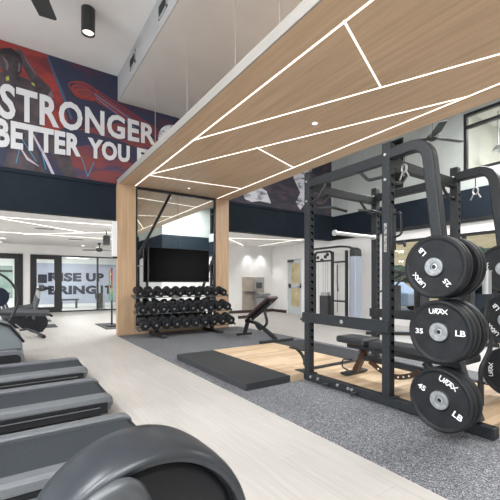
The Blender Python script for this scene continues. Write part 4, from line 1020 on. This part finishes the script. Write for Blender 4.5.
# low machines beside the windows
def seated_machine(x, y, a, label):
    t = thing('seated_machine', label, 'exercise machine', (x, y, 0), a, 'seated machines by the windows')
    mesh('frame', sweep(sweep(B(), rounded([(-.5,0,.05), (-.5,0,1.35), (.1,0,1.5)], .15), rect(.07, .07)), [(-.55,0,.04), (.6,0,.04)], rect(.08, .07)), CM, t, world=False)
    mesh('weight_stack', box(B(), (-.72,-.15,.08), (-.55,.15,1.0)), M['vinyl'], t, world=False, bevel=.01)
    mesh('stack_cover', box(B(), (-.76,-.18,.06), (-.73,.18,1.35)), mat('cover_tan', (.30,.27,.22), .5), t, world=False, bevel=.006)
    mesh('seat', box(B(), (-.05,-.2,.45), (.35,.2,.52)), M['vinyl'], t, world=False, bevel=.02)
    mesh('backrest', box(B(), (-.14,-.16,.58), (-.06,.16,1.15)), M['vinyl'], t, world=False, bevel=.02)
    mesh('seat_post', bar(B(), (.12,0,.07), (.12,0,.46), .07, .07), CM, t, world=False)
    for s in (-1, 1):
        mesh('arm', tube(B(), rounded([(-.3,s*.1,1.45), (-.1,s*.38,1.3), (.15,s*.4,1.0), (.28,s*.34,.98)], .1), .022), CM, t, world=False, smooth=True)
    return t
seated_machine(7.3, 4.9, 2.4, 'dark seated weight machine before the windows, seen beside the near upright')
seated_machine(7.2, 3.3, 2.2, 'dark seated weight machine before the windows, behind the stored plates')

t = thing('pendant_lamp', 'small pendant lamp hanging inside the upper room behind the clerestory glass', 'lamp', (11.3, 4.3, 4.9))
mesh('cord', cyl(B(), (11.3, 4.3, 5.0), (11.3, 4.3, 6.0), .02, 8), M['brushed'], t)
mesh('lamp_shade', lathe(B(), [(.03,.16),(.06,.15),(.16,0),(.15,0),(.05,.13)], (11.3, 4.3, 4.9), n=24, caps=False), M['brushed'], t, smooth=True)
t = thing('cable_cover_box', 'slim white box mounted on the walkway side of the left oak column', 'box', (1.97, 8.38, 1.8))
mesh('housing', box(B(), (1.915, 8.33, 1.80), (2.018, 8.44, 2.60)), M['paint_white'], t, bevel=.008)
mesh('bracket', box(B(), (1.93, 8.34, 1.76), (2.018, 8.43, 1.80)), M['black_metal'], t)

# ------------------------------------------------------------------ light
W = bpy.data.worlds.new('World'); SC.world = W; W.use_nodes = True
N = W.node_tree.nodes; L = W.node_tree.links; bg = N['Background']
sky = N.new('ShaderNodeTexSky'); sky.sky_type = 'NISHITA'; sky.sun_elevation = math.radians(48); sky.sun_rotation = math.radians(200); sky.sun_disc = False
mixn = N.new('ShaderNodeMixRGB'); mixn.inputs[0].default_value = .75; mixn.inputs[2].default_value = (.42, .45, .50, 1)
L.new(sky.outputs[0], mixn.inputs[1]); L.new(mixn.outputs[0], bg.inputs[0]); bg.inputs[1].default_value = 1.0

def area(name, loc, size, sy, power, rot=(0, 0, 0), col=(1, .985, .965)):
    l = bpy.data.lights.new(name, 'AREA'); l.shape = 'RECTANGLE'; l.size = size; l.size_y = sy; l.energy = power; l.color = col
    o = new_obj(name, l); o.location = loc; o.rotation_euler = rot; return o
def fill_panel(x, y, z, sx, sy, power, label):  # unseen lamps added for soft even light, housed as ceiling fixtures
    """flat luminaire: a housing on the ceiling with its lamp underneath"""
    t = thing('ceiling_panel_light', label, 'light', (x, y, z), 0, 'flat ceiling luminaires')
    mesh('housing', box(B(), (x-sx/2-.03, y-sy/2-.03, z-.04), (x+sx/2+.03, y+sy/2+.03, z)), M['paint_white'], t)
    o = area('lamp', (0, 0, -.05), sx, sy, power); o.parent = t
fill_panel(-3.0, 0.2, ZC, 2.4, 1.2, 260, 'flat luminaire on the high ceiling left of the camera')
fill_panel(-.6, -2.4, ZC, 2.4, 1.2, 260, 'flat luminaire on the high ceiling behind the camera')
fill_panel(-3.6, 4.0, ZC, 2.4, 1.2, 260, 'flat luminaire on the high ceiling above the treadmill consoles')
fill_panel(7.2, .2, ZS, 2.0, 1.2, 270, 'flat luminaire on the lower ceiling by the right wall')
fill_panel(7.2, 2.3, ZS, 2.0, 1.2, 270, 'flat luminaire on the lower ceiling over the right aisle')
fill_panel(11.5, 2.0, 6.0, 1.5, 1.2, 230, 'flat luminaire inside the upper room')
# low ceilings: more added fill panels, hidden from this viewpoint by the bulkheads
for x, y, p, lab in ((-3.6, 10.6, 110, 'flat luminaire in the low ceiling far left'), (-3.6, 14.2, 110, 'flat luminaire in the low ceiling far left near the glass'),
                (3.3, 10.0, 90, 'flat luminaire in the low ceiling behind the mirror wall'), (4.6, 12.6, 90, 'flat luminaire in the low ceiling deeper behind the mirror wall'),
                (2.5, 17.6, 130, 'flat luminaire inside the studio'), (-1.5, 18.2, 110, 'flat luminaire inside the studio, far left')):
    fill_panel(x, y, ZL, 1.2, 1.2, p, lab)
# daylight through the left windows
for i, (a, b) in enumerate(ly):
    area('daylight', (XL+.02, (a+b)/2, 2.9), 4.1, b-a, 150, (0, -PI/2, 0), (.88, .94, 1))

# ------------------------------------------------------------------ camera and view
cam = bpy.data.cameras.new('camera'); co = new_obj('camera', cam)
cam.sensor_fit = 'HORIZONTAL'; cam.sensor_width = 36; cam.lens = 354/500*36; cam.shift_y = 33/500; cam.clip_end = 200; cam.clip_start = .05
co.location = (0, 0, 1.2); co.rotation_euler = (PI/2, 0, -math.atan2(240, 354))
SC.camera = co
SC.view_settings.view_transform = 'Standard'; SC.view_settings.look = 'None'
SC.view_settings.exposure = 0.35; SC.view_settings.gamma = 1; SC.view_settings.use_curve_mapping = False
SC.cycles.use_denoising = True; SC.cycles.max_bounces = 8; SC.cycles.diffuse_bounces = 4; SC.cycles.glossy_bounces = 5
SC.cycles.sample_clamp_indirect = 6; SC.cycles.caustics_reflective = False; SC.cycles.caustics_refractive = False
